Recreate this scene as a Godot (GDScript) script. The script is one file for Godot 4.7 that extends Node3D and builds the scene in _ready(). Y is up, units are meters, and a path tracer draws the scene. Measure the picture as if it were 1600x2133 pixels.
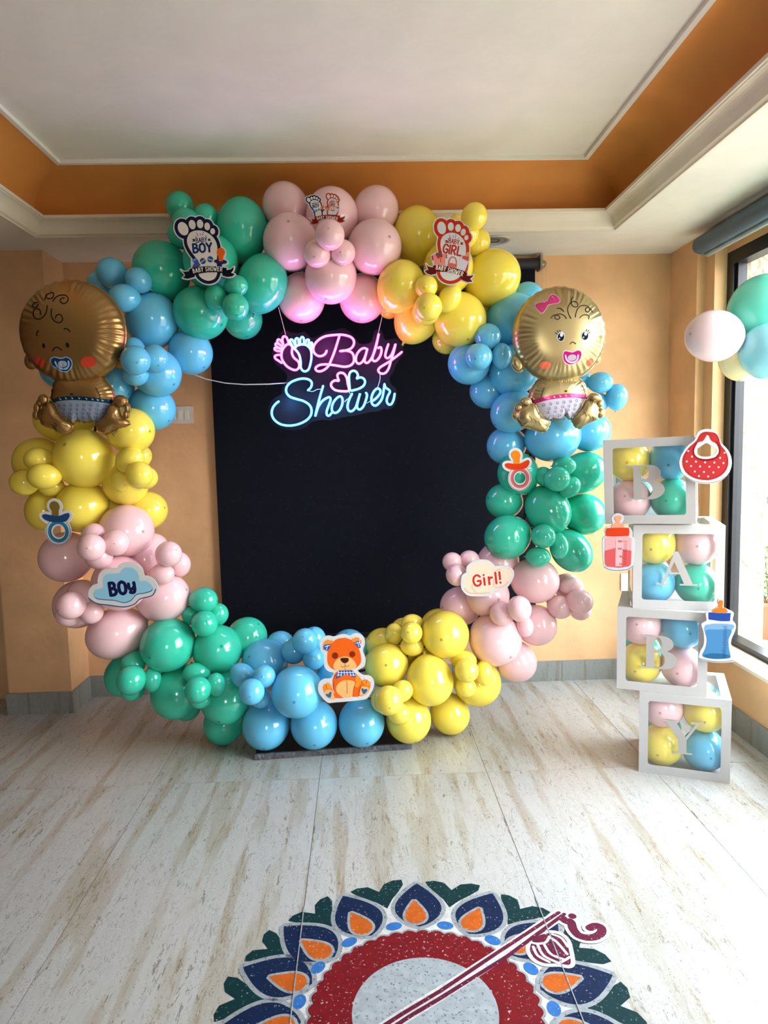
extends Node3D

const PEACH := Color8(227, 179, 129)
const ROLL := -0.0231
var used := {}
var mats := {}
var meshes := {}
var marble: Array[ImageTexture] = []


# ---------------------------------------------------------------- mesh builder
class MB:
	var v := PackedVector3Array()
	var n := PackedVector3Array()
	var c := PackedColorArray()
	var uv := PackedVector2Array()
	var ix := PackedInt32Array()
	var o := Vector2.ZERO
	var k := 1.0
	var fy := -1.0
	var bias := 0.0   # laps one printed stroke a few microns over the last
	var uvm := Vector4.ZERO
	var surf: Callable
	func _init(origin := Vector2.ZERO, unit := 1.0):
		o = origin
		k = unit
	func put(p: Vector3, m: Vector3):
		v.push_back(p)
		n.push_back(m)
		if uvm.z != 0.0:
			uv.push_back(Vector2((p.x - uvm.x) / uvm.z, (p.z - uvm.y) / uvm.w))
	func tri(a: Vector3, b: Vector3, d: Vector3):
		var m := (b - a).cross(d - a)
		if m.length_squared() < 1e-20: return
		m = m.normalized()
		var i := v.size()
		put(a, m)
		put(b, m)
		put(d, m)
		ix.push_back(i)
		ix.push_back(i + 2)
		ix.push_back(i + 1)
	func quad(a: Vector3, b: Vector3, d: Vector3, e: Vector3):
		tri(a, b, d)
		tri(a, d, e)
	func box(lo: Vector3, hi: Vector3, bevel := 0.0):
		if bevel > 0.0:
			var q := PackedVector2Array()
			for s in [[1, 1], [-1, 1], [-1, -1], [1, -1]]:
				for j in 4:
					var a: float = [0.0, 90.0, 180.0, 270.0][[[1, 1], [-1, 1], [-1, -1], [1, -1]].find(s)] + j * 30.0
					var ctr := Vector2(hi.x - bevel if s[0] > 0 else lo.x + bevel, hi.y - bevel if s[1] > 0 else lo.y + bevel)
					q.push_back(ctr + Vector2(cos(deg_to_rad(a)), sin(deg_to_rad(a))) * bevel)
			prism_raw(q, lo.z, hi.z)
			return
		var p := []
		for z in [lo.z, hi.z]:
			for y in [lo.y, hi.y]:
				for x in [lo.x, hi.x]:
					p.append(Vector3(x, y, z))
		quad(p[4], p[5], p[7], p[6])
		quad(p[1], p[0], p[2], p[3])
		quad(p[0], p[4], p[6], p[2])
		quad(p[5], p[1], p[3], p[7])
		quad(p[6], p[7], p[3], p[2])
		quad(p[0], p[1], p[5], p[4])
	func at(p: Vector2) -> Vector2:
		return Vector2((p.x - o.x) * k, fy * (p.y - o.y) * k)
	func h(q: Vector2, z: float) -> Vector3:
		return Vector3(q.x, q.y, z + (surf.call(q) if surf.is_valid() else 0.0))
	func lap() -> float:
		bias = fmod(bias + 3e-6, 1.2e-4)
		return bias
	func cap_raw(q: PackedVector2Array, z: float, up := true):
		z += lap() * (1.0 if up else -1.0)
		var t := Geometry2D.triangulate_polygon(q)
		if t.is_empty():
			var m := Vector2.ZERO
			for p in q: m += p
			m /= q.size()
			for i in q.size():
				one(m, q[i], q[(i + 1) % q.size()], z, up)
			return
		for i in range(0, t.size(), 3):
			one(q[t[i]], q[t[i + 1]], q[t[i + 2]], z, up)
	func one(a: Vector2, b: Vector2, d: Vector2, z: float, up := true):
		if surf.is_valid() and maxf(a.distance_to(b), maxf(b.distance_to(d), d.distance_to(a))) > 0.011:
			var e := (a + b) / 2.0
			var f := (b + d) / 2.0
			var g := (d + a) / 2.0
			for q in [[a, e, g], [e, b, f], [g, f, d], [e, f, g]]: one(q[0], q[1], q[2], z, up)
			return
		if ((b - a).cross(d - a) > 0.0) == up:
			tri(h(a, z), h(b, z), h(d, z))
		else:
			tri(h(a, z), h(d, z), h(b, z))
	func prism_raw(q: PackedVector2Array, z0: float, z1: float):
		cap_raw(q, z1)
		cap_raw(q, z0, false)
		var ccw := not Geometry2D.is_polygon_clockwise(q)
		for i in q.size():
			var a := q[i] if ccw else q[(i + 1) % q.size()]
			var b := q[(i + 1) % q.size()] if ccw else q[i]
			quad(Vector3(a.x, a.y, z0), Vector3(b.x, b.y, z0), Vector3(b.x, b.y, z1), Vector3(a.x, a.y, z1))
	func units(pts: PackedVector2Array) -> PackedVector2Array:
		var q := PackedVector2Array()
		for p in pts: q.push_back(at(p))
		return q
	func fill(pts: PackedVector2Array, z: float):
		cap_raw(units(pts), z)
	func prism(pts: PackedVector2Array, z0: float, z1: float):
		prism_raw(units(pts), z0, z1)
	func ell(x: float, y: float, rx: float, ry: float, rot: float, z: float):
		z += lap()
		var q := PackedVector2Array()
		for i in 28:
			q.push_back(at(Vector2(x, y) + Vector2(cos(i * TAU / 28) * rx, sin(i * TAU / 28) * ry).rotated(deg_to_rad(rot))))
		if surf.is_valid():
			var m := at(Vector2(x, y))
			for i in 28:
				var a := q[i]
				var b := q[(i + 1) % 28]
				for j in 4:
					var f0 := j / 4.0
					var f1 := (j + 1) / 4.0
					one(m.lerp(a, f1), m.lerp(b, f1), m.lerp(b, f0), z)
					one(m.lerp(a, f1), m.lerp(b, f0), m.lerp(a, f0), z)
			return
		cap_raw(q, z)
	func line(pts: PackedVector2Array, w: float, z: float, closed := false, dots := true):
		var q := units(pts)
		var m := q.size()
		var r := w * k / 2.0
		for i in (m if closed else m - 1):
			var a := q[i]
			var b := q[(i + 1) % m]
			if a.distance_to(b) < 1e-7: continue
			var s := (b - a).orthogonal().normalized() * r
			var y := z + lap()
			one(a + s, a - s, b - s, y)
			one(a + s, b - s, b + s, y)
		for i in (m if dots else 0):
			var y := z + lap()
			for j in 10:
				one(q[i], q[i] + Vector2.from_angle(j * TAU / 10) * r, q[i] + Vector2.from_angle((j + 1) * TAU / 10) * r, y)
	func grid(nu: int, nv: int, f: Callable, flip := false, wrap := false):
		var base := v.size()
		var p := PackedVector3Array()
		var cols := nu if wrap else nu + 1
		for j in nv + 1:
			for i in cols:
				p.push_back(f.call(float(i) / nu, float(j) / nv))
		var m := PackedVector3Array()
		m.resize(p.size())
		var t := PackedInt32Array()
		for j in nv:
			for i in nu:
				var a := j * cols + i
				var b := j * cols + (i + 1) % cols
				var d := b + cols
				var e := a + cols
				for q in [[a, b, d], [a, d, e]]:
					var q1: int = q[2] if flip else q[1]
					var q2: int = q[1] if flip else q[2]
					var x := (p[q1] - p[q[0]]).cross(p[q2] - p[q[0]])
					if x.length_squared() < 1e-22: continue
					m[q[0]] += x
					m[q1] += x
					m[q2] += x
					t.push_back(q[0])
					t.push_back(q2)
					t.push_back(q1)
		for i in p.size():
			put(p[i], m[i].normalized())
		for i in t: ix.push_back(base + i)
	func tube(path: PackedVector3Array, r: float, sides := 8, closed := false):
		var m := path.size()
		if m < 2: return
		var up := Vector3(0.13, 0.31, 0.94).normalized()
		var rings := []
		for i in m:
			var a := path[(i - 1 + m) % m] if closed or i > 0 else path[0]
			var b := path[(i + 1) % m] if closed or i < m - 1 else path[m - 1]
			var d := (b - a).normalized()
			var s := d.cross(up)
			if s.length() < 0.05: s = d.cross(Vector3.RIGHT)
			s = s.normalized()
			up = s.cross(d).normalized()
			rings.append([path[i], s, up, d, r])
		if not closed:
			var f = rings[0]
			var l = rings[m - 1]
			rings.push_front([f[0] - f[3] * r * 0.7, f[1], f[2], f[3], r * 0.7])
			rings.push_front([f[0] - f[3] * r, f[1], f[2], f[3], r * 0.02])
			rings.push_back([l[0] + l[3] * r * 0.7, l[1], l[2], l[3], r * 0.7])
			rings.push_back([l[0] + l[3] * r, l[1], l[2], l[3], r * 0.02])
		else:
			rings.push_back(rings[0])
		var total := rings.size() - 1
		grid(sides, total, func(u, w):
			var g = rings[roundi(w * total)]
			var an: float = u * TAU
			return g[0] + (g[1] * cos(an) + g[2] * sin(an)) * g[4], false, true)
	func lathe(profile: PackedVector2Array, sides := 24, axis := Basis.IDENTITY, from := Vector3.ZERO):
		var last := profile.size() - 1
		grid(sides, last, func(u, w):
			var q: Vector2 = profile[roundi(w * last)]
			return from + axis * Vector3(cos(u * TAU) * q.x, q.y, -sin(u * TAU) * q.x), false, true)
	func mesh() -> ArrayMesh:
		var a := []
		a.resize(Mesh.ARRAY_MAX)
		a[Mesh.ARRAY_VERTEX] = v
		a[Mesh.ARRAY_NORMAL] = n
		a[Mesh.ARRAY_INDEX] = ix
		if uv.size() == v.size(): a[Mesh.ARRAY_TEX_UV] = uv
		if c.size() == v.size(): a[Mesh.ARRAY_COLOR] = c
		var m := ArrayMesh.new()
		m.add_surface_from_arrays(Mesh.PRIMITIVE_TRIANGLES, a)
		return m


# ---------------------------------------------------------------- naming and small helpers
func numbered(called: String) -> String:
	used[called] = used.get(called, -1) + 1
	return called if used[called] == 0 else "%s_%03d" % [called, used[called]]


func tag(o: Node, label: String, category: String, group := ""):
	o.set_meta("label", label)
	o.set_meta("category", category)
	if group: o.set_meta("group", group)


func thing(called: String, label: String, category: String, where := Vector3.ZERO, group := "") -> Node3D:
	var t := Node3D.new()
	t.name = numbered(called)
	add_child(t)
	t.position = where
	tag(t, label, category, group)
	return t


func obj(called: String, b, m: Material, parent: Node = null) -> MeshInstance3D:
	var o := MeshInstance3D.new()
	o.mesh = b if b is Mesh else b.mesh()
	o.material_override = m
	if parent:
		var i := 0
		var nm := called
		while parent.has_node(nm):
			i += 1
			nm = "%s_%03d" % [called, i]
		o.name = nm
		parent.add_child(o)
	else:
		o.name = numbered(called)
		add_child(o)
	return o


func struct(called: String, b, m: Material) -> MeshInstance3D:
	var o := obj(called, b, m)
	o.set_meta("kind", "structure")
	return o


func frame_of(called: String) -> Node3D:
	var t := Node3D.new()
	t.name = called
	add_child(t)
	t.set_meta("kind", "structure")
	return t


func boxed(lo: Vector3, hi: Vector3, bevel := 0.0) -> MB:
	var b := MB.new()
	b.box(lo, hi, bevel)
	return b


func mat(col: Color, rough := 0.6, metal := 0.0) -> StandardMaterial3D:
	var key := "%s %s %s" % [col.to_html(), rough, metal]
	if not mats.has(key):
		var m := StandardMaterial3D.new()
		m.albedo_color = col
		m.roughness = rough
		m.metallic = metal
		mats[key] = m
	return mats[key]


func ink(col: Color) -> StandardMaterial3D:
	var m := mat(col, 0.8)
	m.metallic_specular = 0.22
	return m


func glow(col: Color, energy: float) -> StandardMaterial3D:
	var m := mat(col, 0.4, 0.01).duplicate() as StandardMaterial3D
	m.emission_enabled = true
	m.emission = col
	m.emission_energy_multiplier = energy
	return m


func pv(a: Array) -> PackedVector2Array:
	var q := PackedVector2Array()
	for i in range(0, a.size(), 2): q.push_back(Vector2(a[i], a[i + 1]))
	return q


func curve(a: Array, closed := false, steps := 5) -> PackedVector2Array:
	var p := pv(a)
	var m := p.size()
	var q := PackedVector2Array()
	for i in (m if closed else m - 1):
		var p0 := p[(i - 1 + m) % m] if closed or i > 0 else p[0]
		var p3 := p[(i + 2) % m] if closed or i < m - 2 else p[m - 1]
		for s in steps:
			q.push_back(p[i].cubic_interpolate(p[(i + 1) % m], p0, p3, float(s) / steps))
	if not closed: q.push_back(p[m - 1])
	return q


func oval(x: float, y: float, rx: float, ry: float, rot := 0.0, m := 28) -> PackedVector2Array:
	var q := PackedVector2Array()
	for i in m: q.push_back(Vector2(x, y) + Vector2(cos(i * TAU / m) * rx, sin(i * TAU / m) * ry).rotated(deg_to_rad(rot)))
	return q


func union(shapes: Array) -> PackedVector2Array:
	var all: PackedVector2Array = shapes[0]
	for i in range(1, shapes.size()):
		var r := Geometry2D.merge_polygons(all, shapes[i])
		var best := PackedVector2Array()
		for q in r:
			if q.size() and absf(area(q)) > absf(area(best)): best = q
		all = best
	return all


func area(q: PackedVector2Array) -> float:
	var s := 0.0
	for i in q.size(): s += q[i].cross(q[(i + 1) % q.size()])
	return s / 2.0


func grown(q: PackedVector2Array, d: float) -> PackedVector2Array:
	var best := PackedVector2Array()
	for r in Geometry2D.offset_polygon(q, d, Geometry2D.JOIN_ROUND):
		if absf(area(r)) > absf(area(best)): best = r
	return best


func without(outer: PackedVector2Array, hole: PackedVector2Array, cut: float) -> Array:
	# OUTER less HOLE as simple pieces: both halves left and right of the line x = cut
	var r := []
	for half in [pv([-9999, -9999, cut, -9999, cut, 9999, -9999, 9999]), pv([cut, -9999, 9999, -9999, 9999, 9999, cut, 9999])]:
		for p in Geometry2D.intersect_polygons(outer, half):
			r.append_array(Geometry2D.clip_polygons(p, hole))
	return r


# hand lettering: each letter as strokes in a box one unit wide and one unit high, y down
func letter(ch: String) -> Array:
	match ch:
		"B": return [[0.12, 0, 0.12, 1], [0.12, 0, 0.6, 0.02, 0.78, 0.22, 0.6, 0.44, 0.12, 0.48], [0.12, 0.48, 0.7, 0.5, 0.92, 0.74, 0.68, 0.97, 0.12, 1]]
		"A": return [[0.05, 1, 0.5, 0, 0.95, 1], [0.22, 0.66, 0.78, 0.66]]
		"Y": return [[0.08, 0, 0.5, 0.5, 0.92, 0], [0.5, 0.5, 0.48, 1]]
		"O": return [[0.5, 0, 0.14, 0.15, 0.04, 0.5, 0.14, 0.85, 0.5, 1, 0.86, 0.85, 0.96, 0.5, 0.86, 0.15, 0.5, 0]]
		"G": return [[0.92, 0.18, 0.6, 0, 0.2, 0.12, 0.04, 0.5, 0.2, 0.88, 0.58, 1, 0.92, 0.84, 0.92, 0.56], [0.92, 0.56, 0.58, 0.56]]
		"I": return [[0.5, 0, 0.5, 1]]
		"R": return [[0.12, 0, 0.12, 1], [0.12, 0, 0.7, 0.02, 0.88, 0.26, 0.66, 0.5, 0.12, 0.54], [0.45, 0.54, 0.92, 1]]
		"L": return [[0.15, 0, 0.15, 1], [0.15, 1, 0.88, 1]]
		"S": return [[0.88, 0.12, 0.5, 0, 0.14, 0.16, 0.28, 0.42, 0.72, 0.56, 0.88, 0.8, 0.5, 1, 0.1, 0.86]]
		"H": return [[0.12, 0, 0.12, 1], [0.88, 0, 0.88, 1], [0.12, 0.5, 0.88, 0.5]]
		"W": return [[0.02, 0, 0.26, 1], [0.26, 1, 0.5, 0.35], [0.5, 0.35, 0.74, 1], [0.74, 1, 0.98, 0]]
		"E": return [[0.14, 0, 0.14, 1], [0.14, 0, 0.86, 0], [0.14, 0.48, 0.74, 0.48], [0.14, 1, 0.88, 1]]
		"y": return [[0.1, 0.25, 0.12, 0.6, 0.4, 0.72, 0.8, 0.55], [0.85, 0.2, 0.84, 0.8, 0.6, 1, 0.2, 0.95]]
		"i": return [[0.5, 0.36, 0.5, 1], [0.5, 0.06, 0.5, 0.08]]
		"r": return [[0.3, 0.34, 0.3, 1], [0.3, 0.62, 0.5, 0.4, 0.85, 0.4]]
		"l": return [[0.5, 0, 0.5, 1]]
		"!": return [[0.5, 0, 0.5, 0.66], [0.5, 0.97, 0.5, 1]]
		"0": return letter("O")
		"1": return [[0.3, 0.2, 0.55, 0], [0.55, 0, 0.55, 1]]
		"5": return [[0.85, 0, 0.2, 0], [0.2, 0, 0.16, 0.45], [0.16, 0.45, 0.6, 0.38, 0.9, 0.66, 0.62, 0.98, 0.1, 0.92]]
	return []


# TEXT along a path given by PLACE(t) -> [point of the letter's middle, turn in radians]; size in units
func write(b: MB, text: String, wide: float, high: float, thick: float, z: float, place: Callable, gaps := 1.25):
	var widths := {"I": 0.35, "i": 0.4, "l": 0.4, "!": 0.4, " ": 0.5, "W": 1.25, "r": 0.75, "1": 0.6}
	var total := 0.0
	for ch in text: total += widths.get(ch, 1.0) * gaps
	var x := 0.0
	var unit := wide / total
	for ch in text:
		var w: float = widths.get(ch, 1.0)
		var mid: Array = place.call((x + w * gaps / 2) / total)
		for s in letter(ch):
			var curved: bool = s.size() > 6
			var p := curve(s, false, 4) if curved and ch in "BOGRS05yr" else pv(s)
			for i in p.size():
				p[i] = mid[0] + Vector2((p[i].x - 0.5) * w * unit, (p[i].y - 0.5) * high).rotated(mid[1])
			b.line(p, thick, z)
		x += w * gaps


func straight(c: Vector2, wide: float, turn := 0.0) -> Callable:
	return func(t): return [c + Vector2((t - 0.5) * wide, 0).rotated(turn), turn]


func arched(c: Vector2, wide: float, rise: float, turn := 0.0) -> Callable:
	return func(t): return [c + Vector2((t - 0.5) * wide, rise * 4 * (t - 0.5) * (t - 0.5)).rotated(turn), turn + atan2(8 * rise * (t - 0.5), wide)]


# ---------------------------------------------------------------- computed surfaces
func noise(kind: int, freq: float, octaves: int, sd: int, fractal := FastNoiseLite.FRACTAL_FBM) -> FastNoiseLite:
	var f := FastNoiseLite.new()
	f.noise_type = kind
	f.frequency = freq
	f.seed = sd
	f.fractal_type = fractal
	f.fractal_octaves = octaves
	return f


func marble_texture(sd: int) -> ImageTexture:
	var w := 704
	var h := 1408
	var layers: Array[PackedByteArray] = []
	# wide bands, long streaks, cracks, crackle gates, grain: each noise drawn short and pulled out along the slab
	for q in [[0.0075, 3, 9, 34.0, 0.006], [0.013, 4, 13, 30.0, 0.012], [0.012, 3, 5, 46.0, 0.014], [0.03, 4, 2, 26.0, 0.02], [0.17, 2, 1, 1.0, 0.01]]:
		var f := noise(FastNoiseLite.TYPE_SIMPLEX_SMOOTH, q[0], q[1], sd + layers.size() * 5)
		f.domain_warp_enabled = true
		f.domain_warp_amplitude = q[3]
		f.domain_warp_frequency = q[4]
		var im := f.get_image(w, h / int(q[2]), false, false, false)
		im.convert(Image.FORMAT_RF)
		im.resize(w, h, Image.INTERPOLATE_CUBIC)
		im.convert(Image.FORMAT_L8)
		layers.append(im.get_data())
	var a := layers[0]
	var s := layers[1]
	var b := layers[2]
	var d := layers[3]
	var e := layers[4]
	var out := PackedByteArray()
	out.resize(w * h * 3)
	for i in w * h:
		var t := a[i] / 255.0
		var u := s[i] / 255.0
		var c := b[i] / 255.0
		var f := d[i] / 255.0
		var warm := smoothstep(0.50, 0.66, t) * (0.6 + 0.8 * (u - 0.3))
		var streak := (1.0 - smoothstep(0.0, 0.03, absf(u - 0.63))) * smoothstep(0.42, 0.6, t)
		streak += 0.6 * (1.0 - smoothstep(0.0, 0.018, absf(u - 0.44))) * smoothstep(0.4, 0.56, t)
		var line := (1.0 - smoothstep(0.0, 0.014, absf(c - 0.5))) * smoothstep(0.40, 0.54, f)
		line += 0.6 * (1.0 - smoothstep(0.0, 0.010, absf(c - 0.60))) + 0.5 * (1.0 - smoothstep(0.0, 0.010, absf(c - 0.41)))
		var hair := (1.0 - smoothstep(0.0, 0.012, absf(f - 0.52))) * smoothstep(0.54, 0.64, c)
		var pits := smoothstep(0.70, 0.76, e[i] / 255.0) * smoothstep(0.56, 0.68, f)
		var grey := (f - 0.5) * 16.0
		out[i * 3] = clampi(int(178.0 + grey - warm * 16.0 - streak * 11.0 - line * 52.0 - hair * 48.0 - pits * 56.0), 20, 255)
		out[i * 3 + 1] = clampi(int(178.0 + grey - warm * 22.0 - streak * 17.0 - line * 56.0 - hair * 50.0 - pits * 56.0), 20, 255)
		out[i * 3 + 2] = clampi(int(172.0 + grey - warm * 30.0 - streak * 26.0 - line * 60.0 - hair * 52.0 - pits * 52.0), 20, 255)
	return ImageTexture.create_from_image(Image.create_from_data(w, h, false, Image.FORMAT_RGB8, out))


func worn(col: Color, chip: Color, amount: float, sd: int) -> StandardMaterial3D:
	# paint with chips and scratches that show what lies under it
	var w := 320
	var p := noise(FastNoiseLite.TYPE_SIMPLEX, 0.05, 4, sd).get_seamless_image(w, w, false, false, 0.1, false)
	var s := noise(FastNoiseLite.TYPE_SIMPLEX_SMOOTH, 0.022, 4, sd + 3).get_seamless_image(w, w, false, false, 0.1, false)
	p.convert(Image.FORMAT_L8)
	s.convert(Image.FORMAT_L8)
	var a: PackedByteArray = p.get_data()
	var b: PackedByteArray = s.get_data()
	var out := PackedByteArray()
	out.resize(w * w * 3)
	for i in w * w:
		var t := smoothstep(0.80 - amount, 0.84 - amount * 0.8, a[i] / 255.0)
		t = maxf(t, 0.75 * (1.0 - smoothstep(0.0, 0.006 + amount * 0.02, absf(b[i] / 255.0 - 0.5))) * smoothstep(0.5, 0.6, a[i] / 255.0))
		var q := col.lerp(chip, clampf(t, 0, 1)) * (0.9 + 0.2 * b[i] / 255.0)
		out[i * 3] = clampi(int(q.r * 255), 0, 255)
		out[i * 3 + 1] = clampi(int(q.g * 255), 0, 255)
		out[i * 3 + 2] = clampi(int(q.b * 255), 0, 255)
	var m := StandardMaterial3D.new()
	m.albedo_texture = ImageTexture.create_from_image(Image.create_from_data(w, w, false, Image.FORMAT_RGB8, out))
	m.uv1_triplanar = true
	m.uv1_scale = Vector3(3.4, 3.4, 3.4)
	m.roughness = 0.7
	m.metallic_specular = 0.25
	return m


func plaster(col: Color, freq: float, strength: float, rough := 0.85, spread := 0.05) -> StandardMaterial3D:
	var m := StandardMaterial3D.new()
	var t := NoiseTexture2D.new()
	t.width = 256
	t.height = 256
	t.seamless = true
	t.noise = noise(FastNoiseLite.TYPE_SIMPLEX_SMOOTH, freq, 4, 7)
	var g := Gradient.new()
	g.set_color(0, Color(col.r * (1 - spread), col.g * (1 - spread), col.b * (1 - spread)))
	g.set_color(1, Color(minf(col.r * (1 + spread), 1), minf(col.g * (1 + spread), 1), minf(col.b * (1 + spread), 1)))
	t.color_ramp = g
	m.albedo_texture = t
	var nt := NoiseTexture2D.new()
	nt.width = 256
	nt.height = 256
	nt.seamless = true
	nt.as_normal_map = true
	nt.bump_strength = strength
	nt.noise = noise(FastNoiseLite.TYPE_SIMPLEX_SMOOTH, freq * 3, 3, 11)
	m.normal_enabled = true
	m.normal_texture = nt
	m.normal_scale = 0.4
	m.uv1_triplanar = true
	m.uv1_world_triplanar = true
	m.uv1_scale = Vector3(0.9, 0.9, 0.9)
	m.roughness = rough
	return m


# an inflated foil shape: an outline (metres, about CENTRE) blown up to HEIGHT, pleated towards its seam
class Puff:
	var c: Vector2
	var hi: float
	var pleat: float
	var sd: float
	var edge := PackedFloat32Array()
	func _init(poly: PackedVector2Array, centre: Vector2, height: float, pleats: float, s := 0.0):
		c = centre
		hi = height
		pleat = pleats
		sd = s
		edge.resize(360)
		for i in 360:
			var d := Vector2.from_angle(deg_to_rad(i))
			var far := 0.001
			for j in poly.size():
				var x = Geometry2D.segment_intersects_segment(c, c + d * 3.0, poly[j], poly[(j + 1) % poly.size()])
				if x != null: far = maxf(far, c.distance_to(x))
			edge[i] = far
	func reach(a: float) -> float:
		var d := fposmod(rad_to_deg(a), 360.0)
		var i := int(d) % 360
		return lerpf(edge[i], edge[(i + 1) % 360], d - floorf(d))
	func height(q: Vector2) -> float:
		var p := q - c
		var a := p.angle()
		var t := clampf(p.length() / reach(a), 0.0, 1.0)
		var z := hi * sqrt(maxf(0.0, 1.0 - pow(t, 3.3)))
		var fold := sin(a * 47.0 + sd + 1.7 * sin(a * 5.0 + sd)) * (0.35 + 0.65 * maxf(0.0, sin(a * 3.0 + sd * 1.3 + 0.6)))
		var major := pow(absf(sin(a * 6.5 + sd * 0.7 + 0.5 * sin(a * 2.0))), 0.35) - 0.8
		z += pleat * (fold * 0.5 + major * 1.0) * smoothstep(0.56, 0.9, t) * (1.0 - 0.7 * smoothstep(0.93, 1.0, t))
		return maxf(z, 0.0008)
	func add(b: MB, around := 240, rings := 26):
		for side in [1.0, -1.0]:
			b.grid(around, rings + 1, func(u, w):
				var a: float = u * TAU
				var i: float = w * (rings + 1)
				var t := sin(minf(i / rings, 1.0) * PI / 2.0)
				var r := reach(a)
				var p := Vector2.from_angle(a) * r * t
				if i > rings:
					p = Vector2.from_angle(a) * (r + 0.0035 + 0.0015 * sin(a * 31.0))
					return Vector3(c.x + p.x, c.y + p.y, 0.0006 * side)
				return Vector3(c.x + p.x, c.y + p.y, height(c + p * 0.9999) * side * (1.0 if side > 0.0 else 0.6)), side > 0.0, true)


func _ready():
	# ------------------------------------------------------------ camera, sky, light, exposure
	var cam := Camera3D.new()
	cam.name = "camera"
	cam.transform = Transform3D(Basis(Vector3(0.99915, -0.02299, 0.03422), Vector3(0.02618, 0.99503, -0.09603), Vector3(-0.03184, 0.09685, 0.99479)).orthonormalized(), Vector3(0, 1.4, 0))
	cam.fov = 71.753
	cam.near = 0.05
	cam.far = 200.0
	add_child(cam)
	cam.current = true
	var we := WorldEnvironment.new()
	we.name = "surroundings"
	var env := Environment.new()
	env.background_mode = Environment.BG_SKY
	var sky := Sky.new()
	var sm := ProceduralSkyMaterial.new()
	sm.sky_top_color = Color(0.90, 0.95, 1.0)
	sm.sky_horizon_color = Color(1.0, 0.99, 0.97)
	sm.ground_horizon_color = Color(0.74, 0.72, 0.68)
	sm.ground_bottom_color = Color(0.5, 0.5, 0.48)
	sm.sky_energy_multiplier = 4.3
	sm.ground_energy_multiplier = 4.6
	sky.sky_material = sm
	env.sky = sky
	env.tonemap_mode = Environment.TONE_MAPPER_LINEAR
	env.tonemap_exposure = 0.68
	env.sdfgi_enabled = true
	env.ssao_enabled = true
	env.ssil_enabled = true
	we.environment = env
	add_child(we)
	for sd in [3, 21]: marble.append(marble_texture(sd))
	room()
	outside()
	blinds()
	fittings()
	floor_painting()
	stand()
	garland()
	window_balloons()
	letter_boxes()
	neon_sign()
	foil_boy()
	foil_girl()
	signs()


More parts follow.
